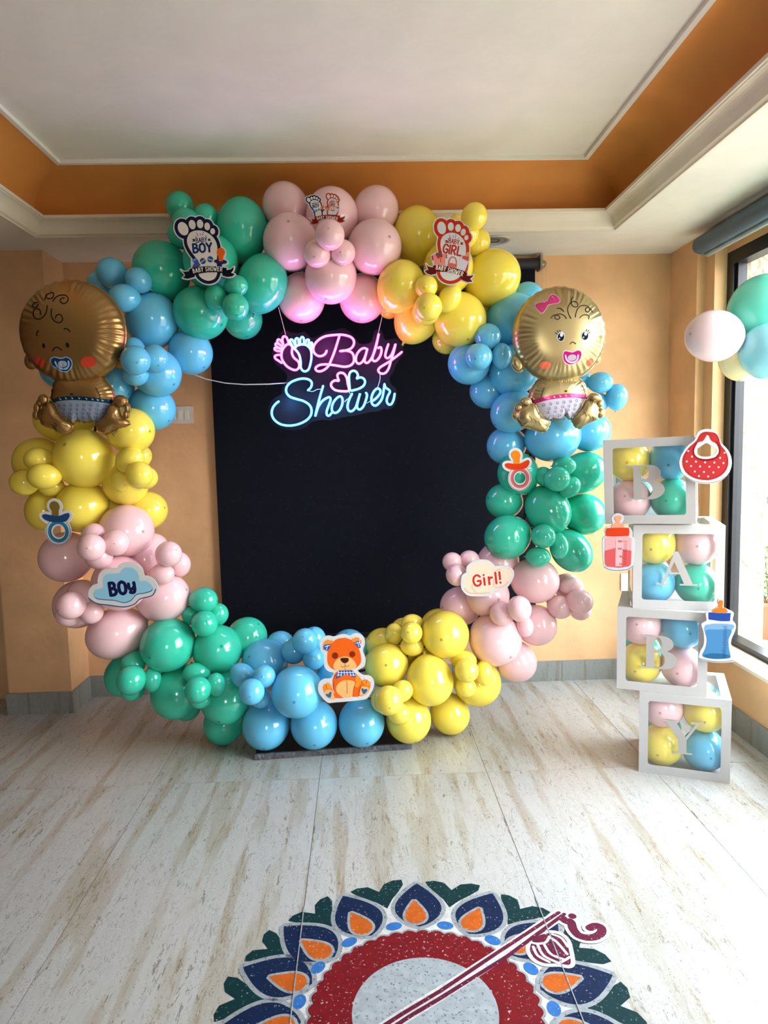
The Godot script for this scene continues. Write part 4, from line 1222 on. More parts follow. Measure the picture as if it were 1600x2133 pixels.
	balloon("P", -1.152, 0.551, -3.257, 0.1158, 0.1381, Vector3(-0.91, -0.33, 0.24), "lowest big pale pink balloon, beside the lower left green ones", g)
	g = "yellow balloons below the gold baby boy"
	balloon("Y", -1.354, 1.546, -3.330, 0.1081, 0.1346, Vector3(-0.97, -0.00, 0.24), "yellow balloon half hidden behind the gold baby boy legs", g)
	balloon("Y", -1.241, 1.362, -3.238, 0.1317, 0.1383, Vector3(-0.25, 0.46, 0.85), "biggest yellow balloon below the gold baby boy", g)
	balloon("Y", -1.019, 1.481, -3.213, 0.1016, 0.1067, Vector3(0.91, -0.05, 0.40), "greenish yellow big balloon right of the gold baby boy foot", g)
	balloon("Y", -1.036, 1.366, -3.372, 0.0564, 0.0592, Vector3(0.94, 0.01, 0.33), "yellow balloon sliver at the back under the greenish yellow one", g)
	balloon("Y", -1.476, 1.351, -3.321, 0.1106, 0.1161, Vector3(-0.94, -0.01, 0.33), "dark yellow balloon at the back, outer left", g)
	balloon("Y", -1.421, 1.363, -3.190, 0.0531, 0.0616, Vector3(-0.97, -0.00, 0.24), "upper small yellow balloon of the outer left cluster", g)
	balloon("Y", -1.378, 1.290, -3.132, 0.0564, 0.0690, Vector3(-0.97, -0.00, 0.24), "front small yellow balloon of the outer left cluster", g)
	balloon("Y", -1.500, 1.262, -3.209, 0.0589, 0.0618, Vector3(-0.93, 0.09, 0.36), "outermost left small yellow balloon of the ring", g)
	balloon("Y", -1.401, 1.240, -3.250, 0.0478, 0.0543, Vector3(-0.97, -0.00, 0.24), "lowest small yellow balloon of the outer left cluster", g)
	balloon("Y", -1.011, 1.352, -3.154, 0.0548, 0.0675, Vector3(0.84, 0.49, 0.24), "upper small yellow balloon of the inner right cluster", g)
	balloon("Y", -0.956, 1.288, -3.097, 0.0581, 0.0610, Vector3(0.77, 0.09, 0.64), "front small yellow balloon of the inner right cluster", g)
	balloon("Y", -0.958, 1.270, -3.204, 0.0494, 0.0519, Vector3(0.85, 0.14, 0.51), "small yellow balloon behind the front one of the inner right cluster", g)
	balloon("Y", -1.063, 1.260, -3.167, 0.0382, 0.0446, Vector3(0.00, 0.97, 0.24), "left small yellow balloon of the inner right cluster", g)
	balloon("Y", -1.078, 1.241, -3.287, 0.0992, 0.1041, Vector3(0.92, 0.02, 0.40), "deep yellow big balloon behind the inner right cluster", g)
	balloon("Y", -1.280, 1.141, -3.276, 0.1143, 0.1201, Vector3(-0.64, -0.54, 0.54), "big yellow balloon right of the blue dummy sign", g)
	balloon("Y", -1.466, 1.127, -3.312, 0.0844, 0.0954, Vector3(-0.00, -0.97, 0.24), "yellow balloon behind the left half of the blue dummy sign", g)
	balloon("Y", -1.007, 1.110, -3.362, 0.0894, 0.0939, Vector3(0.93, 0.14, 0.33), "yellow balloon at the back on the orange wall side, above pink", g)
	balloon("Y", -1.158, 1.121, -3.362, 0.0565, 0.0593, Vector3(0.94, -0.10, 0.33), "dark yellow sliver of balloon between big yellow and pale pink", g)


func window_balloons():
	balloon("P_backlit", 1.474, 1.808, -2.930, 0.1050, 0.1228, Vector3(-1.00, 0.05, 0.30), "pale pink balloon leftmost of the four balloons hanging by the right window", "balloons by the right window")
	balloon("G_backlit", 1.725, 1.921, -3.000, 0.1479, 0.1499, Vector3(0.20, 0.60, 0.50), "turquoise balloon topmost of the four balloons hanging by the right window", "balloons by the right window")
	balloon("B_backlit", 1.692, 1.740, -2.900, 0.1162, 0.1182, Vector3(0.20, -0.20, 1.00), "light blue balloon lowest right of the four balloons by the right window", "balloons by the right window")
	balloon("Y_backlit", 1.642, 1.734, -3.020, 0.0943, 0.1066, Vector3(-0.20, -1.00, 0.20), "pale yellow balloon lowest of the four hanging balloons by the right window", "balloons by the right window")


func rounded(w: float, r: float, per := 6) -> PackedVector2Array:
	var q := PackedVector2Array()
	for s in 4:
		var ctr: Vector2 = [Vector2(1, 1), Vector2(-1, 1), Vector2(-1, -1), Vector2(1, -1)][s] * (w - r)
		for j in per + 1: q.push_back(ctr + Vector2.from_angle(s * PI / 2 + j * PI / 2 / per) * r)
	return q


func window_panel(side: float, hole: float, thick: float) -> MB:
	# a square card with a round-cornered window cut through it
	var b := MB.new()
	for p in without(rounded(side / 2, 0.002, 2), rounded(hole / 2, 0.012), 0.0): b.prism_raw(p, -thick / 2, thick / 2)
	return b


func block_letter(ch: String, th: float) -> MB:
	# drawn in the photo's proportions: heavy stems, hairline serifs; one unit high
	var b := MB.new(Vector2(0.5, 0.5), 0.139)
	var add := func(a: Array): b.prism(pv(a), 0.0, th)
	match ch:
		"B":
			add.call([0.17, 0, 0.39, 0, 0.39, 1, 0.17, 1])
			add.call([0.0, 0, 0.4, 0, 0.4, 0.05, 0.0, 0.05])
			add.call([0.0, 0.955, 0.5, 0.955, 0.5, 1, 0.0, 1])
			for s in [[0.0, 0.47, 0.92, 0.60, 0.05, 0.04], [0.44, 1.0, 1.02, 0.69, 0.04, 0.05]]:
				var q := PackedVector2Array()
				var my: float = (s[0] + s[1]) / 2
				var hy: float = (s[1] - s[0]) / 2
				var inner := PackedVector2Array()
				for i in 17:
					var a := -PI / 2 + PI * i / 16
					q.push_back(Vector2(0.6 + cos(a) * (s[2] - 0.6), my + sin(a) * hy))
					inner.push_back(Vector2(0.48 + cos(a) * (s[3] - 0.48), my + sin(a) * (hy - 0.045)))
				q.insert(0, Vector2(0.36, s[0]))
				q.push_back(Vector2(0.36, s[1]))
				inner.insert(0, Vector2(0.36, s[0] + 0.045))
				inner.push_back(Vector2(0.36, s[1] - 0.045))
				for i in q.size() - 1: b.prism(PackedVector2Array([q[i], q[i + 1], inner[i + 1], inner[i]]), 0.0, th)
		"A":
			add.call([0.44, 0.0, 0.58, 0.0, 1.0, 0.97, 0.76, 0.97, 0.44, 0.2])
			add.call([0.47, 0.06, 0.52, 0.2, 0.20, 0.97, 0.12, 0.97])
			add.call([0.27, 0.62, 0.66, 0.62, 0.68, 0.67, 0.25, 0.67])
			add.call([-0.02, 0.955, 0.33, 0.955, 0.33, 1, -0.02, 1])
			add.call([0.64, 0.955, 1.12, 0.955, 1.12, 1, 0.64, 1])
		"Y":
			add.call([0.05, 0.0, 0.32, 0.0, 0.66, 0.52, 0.66, 0.6, 0.44, 0.6])
			add.call([0.92, 0.0, 1.0, 0.03, 0.66, 0.56, 0.58, 0.56])
			add.call([0.42, 0.54, 0.66, 0.54, 0.66, 1, 0.42, 1])
			add.call([-0.06, 0, 0.44, 0, 0.44, 0.045, -0.06, 0.045])
			add.call([0.76, 0, 1.14, 0, 1.14, 0.045, 0.76, 0.045])
			add.call([0.26, 0.955, 0.82, 0.955, 0.82, 1, 0.26, 1])
	return b


func letter_boxes():
	var card := plaster(Color8(192, 190, 187), 0.02, 0.6, 0.5, 0.02)
	var film := StandardMaterial3D.new()
	film.transparency = BaseMaterial3D.TRANSPARENCY_ALPHA
	film.albedo_color = Color(0.92, 0.97, 1.0, 0.05)
	film.roughness = 0.05
	var s := 0.347
	var panels := [["front_panel", Vector3(0, s / 2, -0.002), Basis.IDENTITY], ["back_panel", Vector3(0, s / 2, -s + 0.002), Basis.IDENTITY], ["side_panel", Vector3(-s / 2 + 0.002, s / 2, -s / 2), Basis(Vector3.UP, PI / 2)], ["side_panel", Vector3(s / 2 - 0.002, s / 2, -s / 2), Basis(Vector3.UP, PI / 2)], ["top_panel", Vector3(0, s - 0.002, -s / 2), Basis(Vector3.RIGHT, PI / 2)]]
	var cut := window_panel(s - 0.0005, 0.276, 0.004).mesh()
	var fm := MB.new()
	fm.quad(Vector3(-0.142, -0.142, 0), Vector3(0.142, -0.142, 0), Vector3(0.142, 0.142, 0), Vector3(-0.142, 0.142, 0))
	var sheet := fm.mesh()
	# left lower front corner, turn, tilt, letter, label
	for d in [[1.137, 0.0, -2.823, -0.397, 0.0, "Y", "white balloon box with letter Y, on the floor at the bottom of the stack"],
			[1.057, 0.3475, -2.869, -0.414, 0.0, "B", "white balloon box with letter B, second from the floor beside the blue bottle sign"],
			[1.117, 0.695, -2.857, -0.312, 0.0, "A", "white balloon box with letter A, between the two B boxes"],
			[1.010, 1.044, -2.891, -0.47, 0.03, "B", "topmost white balloon box with letter B, under the red bib sign"]]:
		var t := thing("letter_box", d[6], "letter box")
		var basis := Basis(Vector3.UP, d[3]) * Basis(Vector3.BACK, d[4])
		t.transform = Transform3D(basis, Vector3(d[0], d[1], d[2]) + basis * Vector3(s / 2, 0, 0))
		for p in panels:
			var o := obj(p[0], cut, card, t)
			o.transform = Transform3D(p[2], p[1])
			var f := obj("clear_film", sheet, film, o)
			f.position.z = -0.003 if p[0] == "front_panel" else 0.0025 if p[0] == "back_panel" else 0.0
		obj("bottom_panel", boxed(Vector3(-s / 2, 0, -s), Vector3(s / 2, 0.003, 0)), card, t)
		var le := obj("letter", block_letter(d[5], 0.003), mat(Color8(174, 171, 167), 0.5), t)
		le.position = Vector3(-0.012, s / 2 - 0.004, -0.0015)
		le.set_meta("label", "grey serif letter " + d[5])
	balloon("P", 1.257, 0.258, -2.875, 0.0870, 0.0870, Vector3(-0.49, 0.03, 0.87), "pink balloon upper left behind the window of the lowest letter box", "balloons inside the letter boxes")
	balloon("Y", 1.410, 0.258, -2.811, 0.0870, 0.0870, Vector3(-0.44, -0.20, 0.88), "yellow balloon upper right behind the window of the lowest letter box", "balloons inside the letter boxes")
	balloon("Y", 1.257, 0.091, -2.875, 0.0870, 0.0870, Vector3(-0.55, -0.17, 0.81), "yellow balloon lower left behind the window of the lowest letter box", "balloons inside the letter boxes")
	balloon("B", 1.410, 0.091, -2.811, 0.0870, 0.0870, Vector3(-0.16, -0.00, 0.99), "blue balloon lower right behind the window of the lowest letter box", "balloons inside the letter boxes")
	balloon("G", 1.323, 0.098, -3.024, 0.0800, 0.0830, Vector3(0.14, 0.98, 0.17), "turquoise balloon at the low left back inside the lowest letter box", "balloons inside the letter boxes")
	balloon("B", 1.470, 0.248, -2.962, 0.0800, 0.0830, Vector3(0.14, 0.98, 0.17), "blue balloon at the high right back inside the lowest letter box", "balloons inside the letter boxes")
	balloon("P", 1.178, 0.605, -2.919, 0.0870, 0.0870, Vector3(-0.53, 0.23, 0.81), "pink balloon upper left behind the window of the second lowest letter box", "balloons inside the letter boxes")
	balloon("B", 1.330, 0.605, -2.852, 0.0870, 0.0870, Vector3(-0.12, -0.03, 0.99), "blue balloon upper right behind the window of the second lowest letter box", "balloons inside the letter boxes")
	balloon("Y", 1.178, 0.439, -2.919, 0.0870, 0.0870, Vector3(-0.58, -0.18, 0.80), "yellow balloon lower left behind the window of the second lowest letter box", "balloons inside the letter boxes")
	balloon("P", 1.330, 0.439, -2.852, 0.0870, 0.0870, Vector3(-0.61, -0.09, 0.79), "pink balloon lower right behind the window of the second lowest letter box", "balloons inside the letter boxes")
	balloon("G", 1.246, 0.446, -3.067, 0.0800, 0.0830, Vector3(0.14, 0.98, 0.17), "turquoise balloon at the low left back inside the second lowest letter box", "balloons inside the letter boxes")
	balloon("G", 1.392, 0.596, -3.002, 0.0800, 0.0830, Vector3(0.14, 0.98, 0.17), "turquoise balloon at the high right back inside the second lowest letter box", "balloons inside the letter boxes")
	balloon("Y", 1.232, 0.952, -2.919, 0.0870, 0.0870, Vector3(-0.52, -0.15, 0.84), "yellow balloon upper left behind the window of the letter A box", "balloons inside the letter boxes")
	balloon("P", 1.390, 0.952, -2.868, 0.0870, 0.0870, Vector3(-0.44, 0.04, 0.90), "pink balloon upper right behind the window of the letter A box", "balloons inside the letter boxes")
	balloon("B", 1.232, 0.786, -2.919, 0.0870, 0.0870, Vector3(-0.08, 0.14, 0.99), "blue balloon lower left behind the window of the letter A box", "balloons inside the letter boxes")
	balloon("G", 1.390, 0.786, -2.868, 0.0870, 0.0870, Vector3(-0.36, -0.05, 0.93), "turquoise balloon lower right behind the window of the letter A box", "balloons inside the letter boxes")
	balloon("P", 1.285, 0.793, -3.073, 0.0800, 0.0830, Vector3(0.16, 0.98, 0.15), "pink balloon at the low left back inside the letter A box", "balloons inside the letter boxes")
	balloon("G", 1.437, 0.944, -3.024, 0.0800, 0.0830, Vector3(0.16, 0.98, 0.15), "turquoise balloon at the high right back inside the letter A box", "balloons inside the letter boxes")
	balloon("Y", 1.126, 1.304, -2.937, 0.0870, 0.0870, Vector3(-0.44, -0.07, 0.90), "yellow balloon upper left behind the window of the topmost letter box", "balloons inside the letter boxes")
	balloon("B", 1.274, 1.309, -2.862, 0.0870, 0.0870, Vector3(-0.51, -0.26, 0.82), "blue balloon upper right behind the window of the topmost letter box", "balloons inside the letter boxes")
	balloon("P", 1.131, 1.138, -2.935, 0.0870, 0.0870, Vector3(-0.55, 0.26, 0.79), "pink balloon lower left behind the window of the topmost letter box", "balloons inside the letter boxes")
	balloon("G", 1.279, 1.143, -2.860, 0.0870, 0.0870, Vector3(-0.64, -0.00, 0.77), "turquoise balloon lower right behind the window of the topmost letter box", "balloons inside the letter boxes")
	balloon("B", 1.207, 1.145, -3.079, 0.0800, 0.0830, Vector3(0.10, 0.98, 0.16), "blue balloon at the low left back inside the topmost letter box", "balloons inside the letter boxes")
	balloon("Y", 1.346, 1.300, -3.009, 0.0800, 0.0830, Vector3(0.10, 0.98, 0.16), "yellow balloon at the high right back inside the topmost letter box", "balloons inside the letter boxes")


# ---------------------------------------------------------------- neon sign
func neon_sign():
	var t := thing("neon_sign", "glowing pink and blue neon sign reading Baby Shower on clear acrylic", "neon sign", Vector3(-0.1001, 1.7183, -3.3000))
	t.rotation.z = ROLL
	var u := 0.00044051
	var c := Vector2(800, 650)
	var ac := MB.new(c, u)
	ac.prism(curve([240, 215, 280, 200, 340, 225, 420, 230, 480, 215, 540, 270, 600, 268, 700, 215, 800, 195, 870, 175, 940, 210, 1010, 290, 1040, 330, 1110, 335, 1170, 310, 1195, 215, 1240, 182, 1285, 215, 1310, 290, 1400, 280, 1450, 290, 1500, 360, 1505, 430, 1460, 500, 1420, 560, 1400, 620, 1360, 680, 1370, 740, 1420, 790, 1440, 860, 1420, 960, 1370, 1005, 1300, 1000, 1240, 1030, 1160, 1035, 1080, 1055, 960, 1080, 850, 1095, 740, 1125, 640, 1120, 540, 1145, 480, 1195, 400, 1222, 280, 1225, 180, 1195, 110, 1130, 88, 1050, 108, 960, 160, 890, 235, 850, 240, 780, 290, 700, 280, 640, 230, 590, 170, 545, 145, 480, 140, 400, 160, 320, 200, 270], true, 3), -0.004, 0.0)
	var am := StandardMaterial3D.new()
	am.transparency = BaseMaterial3D.TRANSPARENCY_ALPHA
	am.albedo_color = Color(0.18, 0.16, 0.22, 0.3)
	am.roughness = 0.5
	am.metallic_specular = 0.15
	obj("acrylic_board", ac, am, t)
	var pink := glow(Color(1.0, 0.5, 0.9), 3.6)
	var cyan := glow(Color(0.45, 0.86, 1.0), 2.8)
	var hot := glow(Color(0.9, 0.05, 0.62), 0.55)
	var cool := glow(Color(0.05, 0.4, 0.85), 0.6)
	var tube := func(called: String, m: Material, a: Array, closed := false):
		var b := MB.new()
		var path := PackedVector3Array()
		for p in curve(a, closed, 4): path.push_back(Vector3((p.x - c.x) * u, -(p.y - c.y) * u, 0.007))
		b.tube(path, 0.0047, 6, closed)
		var o := obj(called, b, m, t)
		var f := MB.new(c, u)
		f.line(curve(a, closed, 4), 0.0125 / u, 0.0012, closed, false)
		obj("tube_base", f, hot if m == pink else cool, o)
	tube.call("footprint_tube", pink, [240, 430, 255, 390, 290, 350, 325, 345, 350, 375, 345, 430, 365, 480, 410, 520, 420, 565, 400, 600, 360, 605, 300, 575, 260, 530, 238, 480], true)
	for a in [[258, 345, 248, 300, 258, 270, 280, 266, 300, 288, 314, 338], [246, 362, 215, 342, 197, 315, 207, 297, 228, 305, 258, 345], [243, 388, 200, 375, 178, 352, 186, 335, 208, 342, 246, 366], [236, 418, 190, 412, 168, 396, 174, 380, 198, 382, 240, 398], [232, 452, 190, 455, 168, 468, 176, 492, 205, 512, 240, 535]]: tube.call("toe_tube", pink, a)
	tube.call("footprint_tube", cyan, [322, 335, 370, 385, 418, 445, 435, 520, 435, 580, 455, 612, 482, 620, 515, 600, 536, 540, 547, 470, 540, 400, 500, 355, 450, 345, 400, 358, 378, 380])
	for a in [[352, 362, 330, 320, 332, 300, 350, 298, 373, 335, 386, 365], [386, 350, 382, 302, 396, 283, 412, 292, 418, 345], [432, 342, 436, 290, 453, 270, 470, 286, 470, 342], [485, 346, 495, 307, 510, 296, 523, 306, 513, 356], [522, 372, 536, 332, 550, 327, 555, 342, 542, 392]]: tube.call("toe_tube", cyan, a)
	tube.call("letter_tube", pink, [705, 410, 685, 445, 640, 465, 595, 450, 568, 410, 575, 355, 620, 300, 690, 262, 780, 248, 870, 245, 950, 265, 985, 300, 985, 345, 955, 385, 900, 405, 840, 412, 900, 405, 960, 422, 985, 462, 985, 520, 950, 558, 890, 572, 820, 562, 760, 553, 690, 548, 630, 555, 590, 582, 596, 610, 632, 620, 680, 602, 725, 560, 752, 500, 785, 420, 815, 330, 838, 255])
	tube.call("letter_tube", pink, [1128, 392, 1092, 380, 1050, 400, 1015, 450, 1008, 510, 1035, 540, 1072, 522, 1102, 468, 1125, 392, 1104, 468, 1098, 515, 1122, 532, 1152, 510, 1178, 470])
	tube.call("letter_tube", pink, [1178, 470, 1212, 380, 1246, 232, 1225, 320, 1197, 420, 1178, 480, 1187, 508, 1217, 510, 1252, 474, 1273, 420, 1268, 372, 1238, 378])
	tube.call("letter_tube", pink, [1345, 340, 1325, 400, 1313, 460, 1338, 482, 1375, 450, 1402, 390, 1420, 335, 1400, 420, 1375, 500, 1347, 590, 1310, 635, 1265, 638, 1240, 610, 1257, 578, 1310, 545, 1370, 507, 1440, 455, 1485, 418])
	tube.call("heart_tube", pink, [932, 815, 860, 822, 790, 810, 752, 775, 752, 738, 788, 712, 828, 716, 820, 690, 815, 655, 840, 634, 880, 640, 910, 680, 922, 745], true)
	tube.call("heart_tube", cyan, [948, 812, 938, 740, 935, 670, 950, 627, 985, 612, 1016, 630, 1028, 665, 1015, 692, 1050, 680, 1086, 692, 1102, 725, 1086, 765, 1040, 795, 990, 810], true)
	tube.call("letter_tube", cyan, [508, 813, 540, 780, 546, 732, 512, 702, 450, 694, 380, 710, 320, 740, 283, 790, 285, 840, 320, 880, 390, 905, 460, 925, 520, 965, 543, 1020, 530, 1080, 480, 1130, 400, 1166, 310, 1180, 220, 1166, 155, 1120, 128, 1060, 138, 1000, 170, 955, 202, 930])
	tube.call("letter_tube", cyan, [665, 770, 640, 850, 610, 960, 580, 1085, 610, 990, 655, 925, 702, 893, 732, 885, 742, 912, 722, 970, 701, 1030, 702, 1066, 725, 1077, 757, 1042])
	tube.call("letter_tube", cyan, [838, 876, 800, 900, 765, 950, 753, 1010, 775, 1046, 812, 1040, 846, 1000, 866, 940, 862, 892], true)
	tube.call("letter_tube", cyan, [965, 850, 935, 910, 918, 980, 934, 1026, 970, 1026, 1005, 985, 1030, 910, 1050, 845, 1026, 930, 1018, 990, 1045, 1012, 1080, 985, 1105, 930, 1122, 865, 1112, 840])
	tube.call("letter_tube", cyan, [1172, 925, 1212, 900, 1255, 850, 1262, 812, 1230, 793, 1190, 830, 1168, 890, 1174, 950, 1210, 972, 1252, 940, 1285, 880, 1305, 748])
	tube.call("letter_tube", cyan, [1305, 752, 1318, 785, 1350, 806, 1362, 828, 1340, 872, 1328, 920, 1345, 956, 1375, 956, 1400, 910, 1411, 848])
	var wires := MB.new()
	for a in [[1258, 645, 1258, 700, 1235, 780], [510, 820, 560, 825, 600, 805, 640, 802], [930, 820, 945, 845], [890, 930, 920, 900], [1120, 945, 1165, 920]]:
		var path := PackedVector3Array()
		for p in curve(a): path.push_back(Vector3((p.x - c.x) * u, -(p.y - c.y) * u, 0.003))
		wires.tube(path, 0.0014, 6)
	obj("link_wire", wires, mat(Color8(205, 205, 215), 0.5), t)
	for d in [[360, 420, Color(1.0, 0.4, 0.85), 0.05], [700, 410, Color(1.0, 0.4, 0.85), 0.06], [870, 480, Color(1.0, 0.4, 0.85), 0.06], [1200, 430, Color(1.0, 0.4, 0.85), 0.06], [330, 950, Color(0.4, 0.8, 1.0), 0.06], [640, 960, Color(0.4, 0.8, 1.0), 0.06], [900, 940, Color(0.4, 0.8, 1.0), 0.05], [1230, 880, Color(0.4, 0.8, 1.0), 0.05]]:
		var l := OmniLight3D.new()
		l.name = "neon_glow"
		l.light_color = d[2]
		l.light_energy = d[3]
		l.light_size = 0.06
		l.omni_range = 8.0
		l.omni_attenuation = 2.0
		l.shadow_enabled = true
		t.add_child(l, true)
		l.position = Vector3((d[0] - c.x) * u, -(d[1] - c.y) * u, 0.03)
	var sl := MB.new()
	sl.tube(PackedVector3Array([Vector3(-0.3498, 2.0201, -3.2800), Vector3(-0.3239, 1.9017, -3.3000)]), 0.0012, 6)
	var o := obj("hanging_string", sl, mat(Color8(225, 222, 215), 0.6))
	tag(o, "thin white string holding the left end of the neon sign", "string")
	var sr := MB.new()
	sr.tube(PackedVector3Array([Vector3(0.1267, 2.0229, -3.2800), Vector3(0.1171, 1.9716, -3.2900), Vector3(0.0982, 1.9006, -3.3000)]), 0.0012, 6)
	o = obj("hanging_string", sr, mat(Color8(225, 222, 215), 0.6))
	tag(o, "thin white string holding the right end of the neon sign", "string")
	var cd := MB.new()
	cd.tube(PackedVector3Array([Vector3(-0.8392, 1.7691, -3.4000), Vector3(-0.7733, 1.7415, -3.3800), Vector3(-0.7036, 1.7140, -3.3600), Vector3(-0.6121, 1.6928, -3.3400), Vector3(-0.5226, 1.6836, -3.3300), Vector3(-0.4104, 1.6823, -3.3150), Vector3(-0.3128, 1.6863, -3.3080)]), 0.0024, 8)
	o = obj("power_cord", cd, mat(Color8(226, 224, 222), 0.5))
	tag(o, "white power cord running from the left balloons to the neon sign", "cord")


# ---------------------------------------------------------------- foil figures
func foil(col: Color) -> StandardMaterial3D:
	var m := mat(col, 0.3, 0.82)
	m.metallic_specular = 0.5
	return m


class Pad:
	var c: Vector2
	var u: float
	func _init(centre: Vector2, unit: float):
		c = centre
		u = unit
	func to(a: PackedVector2Array) -> PackedVector2Array:
		var q := PackedVector2Array()
		for p in a: q.push_back(Vector2((p.x - c.x) * u, -(p.y - c.y) * u))
		return q
	func one(x: float, y: float) -> Vector2:
		return Vector2((x - c.x) * u, -(y - c.y) * u)


func puffed(called: String, pad: Pad, a: PackedVector2Array, cx: float, cy: float, hi: float, pleats: float, m: Material, parent: Node, z := 0.0, sd := 0.0, fine := false) -> Array:
	var p := Puff.new(pad.to(a), pad.one(cx, cy), hi, pleats, sd)
	var b := MB.new()
	p.add(b, 420 if fine else 120, 26 if fine else 14)
	var o := obj(called, b, m, parent)
	o.position.z = z
	return [o, p]


func print_on(host: Array, pad: Pad) -> MB:
	var b := MB.new(pad.c, pad.u)
	var p: Puff = host[1]
	b.surf = func(q): return p.height(q)
	return b


func nappy(torso: Array, pad: Pad, shape: Array, cloth: Color, band: Color, waist: Array, wide: float, dots: Array):
	var b := print_on(torso, pad)
	b.fill(pv(shape), 0.0011)
	var d := obj("nappy", b, ink(cloth), torso[0])
	var s := print_on(torso, pad)
	for p in dots:
		s.line(oval(p[0], p[1], 18, 18, 0, 12), 5, 0.0017, true)
		s.ell(p[0] + 5, p[1] + 3, 6, 5, 0, 0.0017)
	obj("nappy_print", s, ink(Color8(70, 72, 92)), d)
	var w := print_on(torso, pad)
	w.line(curve(waist), wide, 0.0019)
	var wb := obj("waistband", w, mat(band, 0.25, 0.55), torso[0])
	var tx := print_on(torso, pad)
	var path := curve(waist)
	for i in range(6, path.size() - 5, 2):
		tx.line(PackedVector2Array([path[i] + Vector2(-5, -12), path[i] + Vector2(4, 10)]), 6, 0.0024)
		tx.line(PackedVector2Array([path[i] + Vector2(8, -2), path[i] + Vector2(16, 6)]), 5, 0.0024)
	obj("waistband_print", tx, ink(Color8(214, 226, 236)), wb)


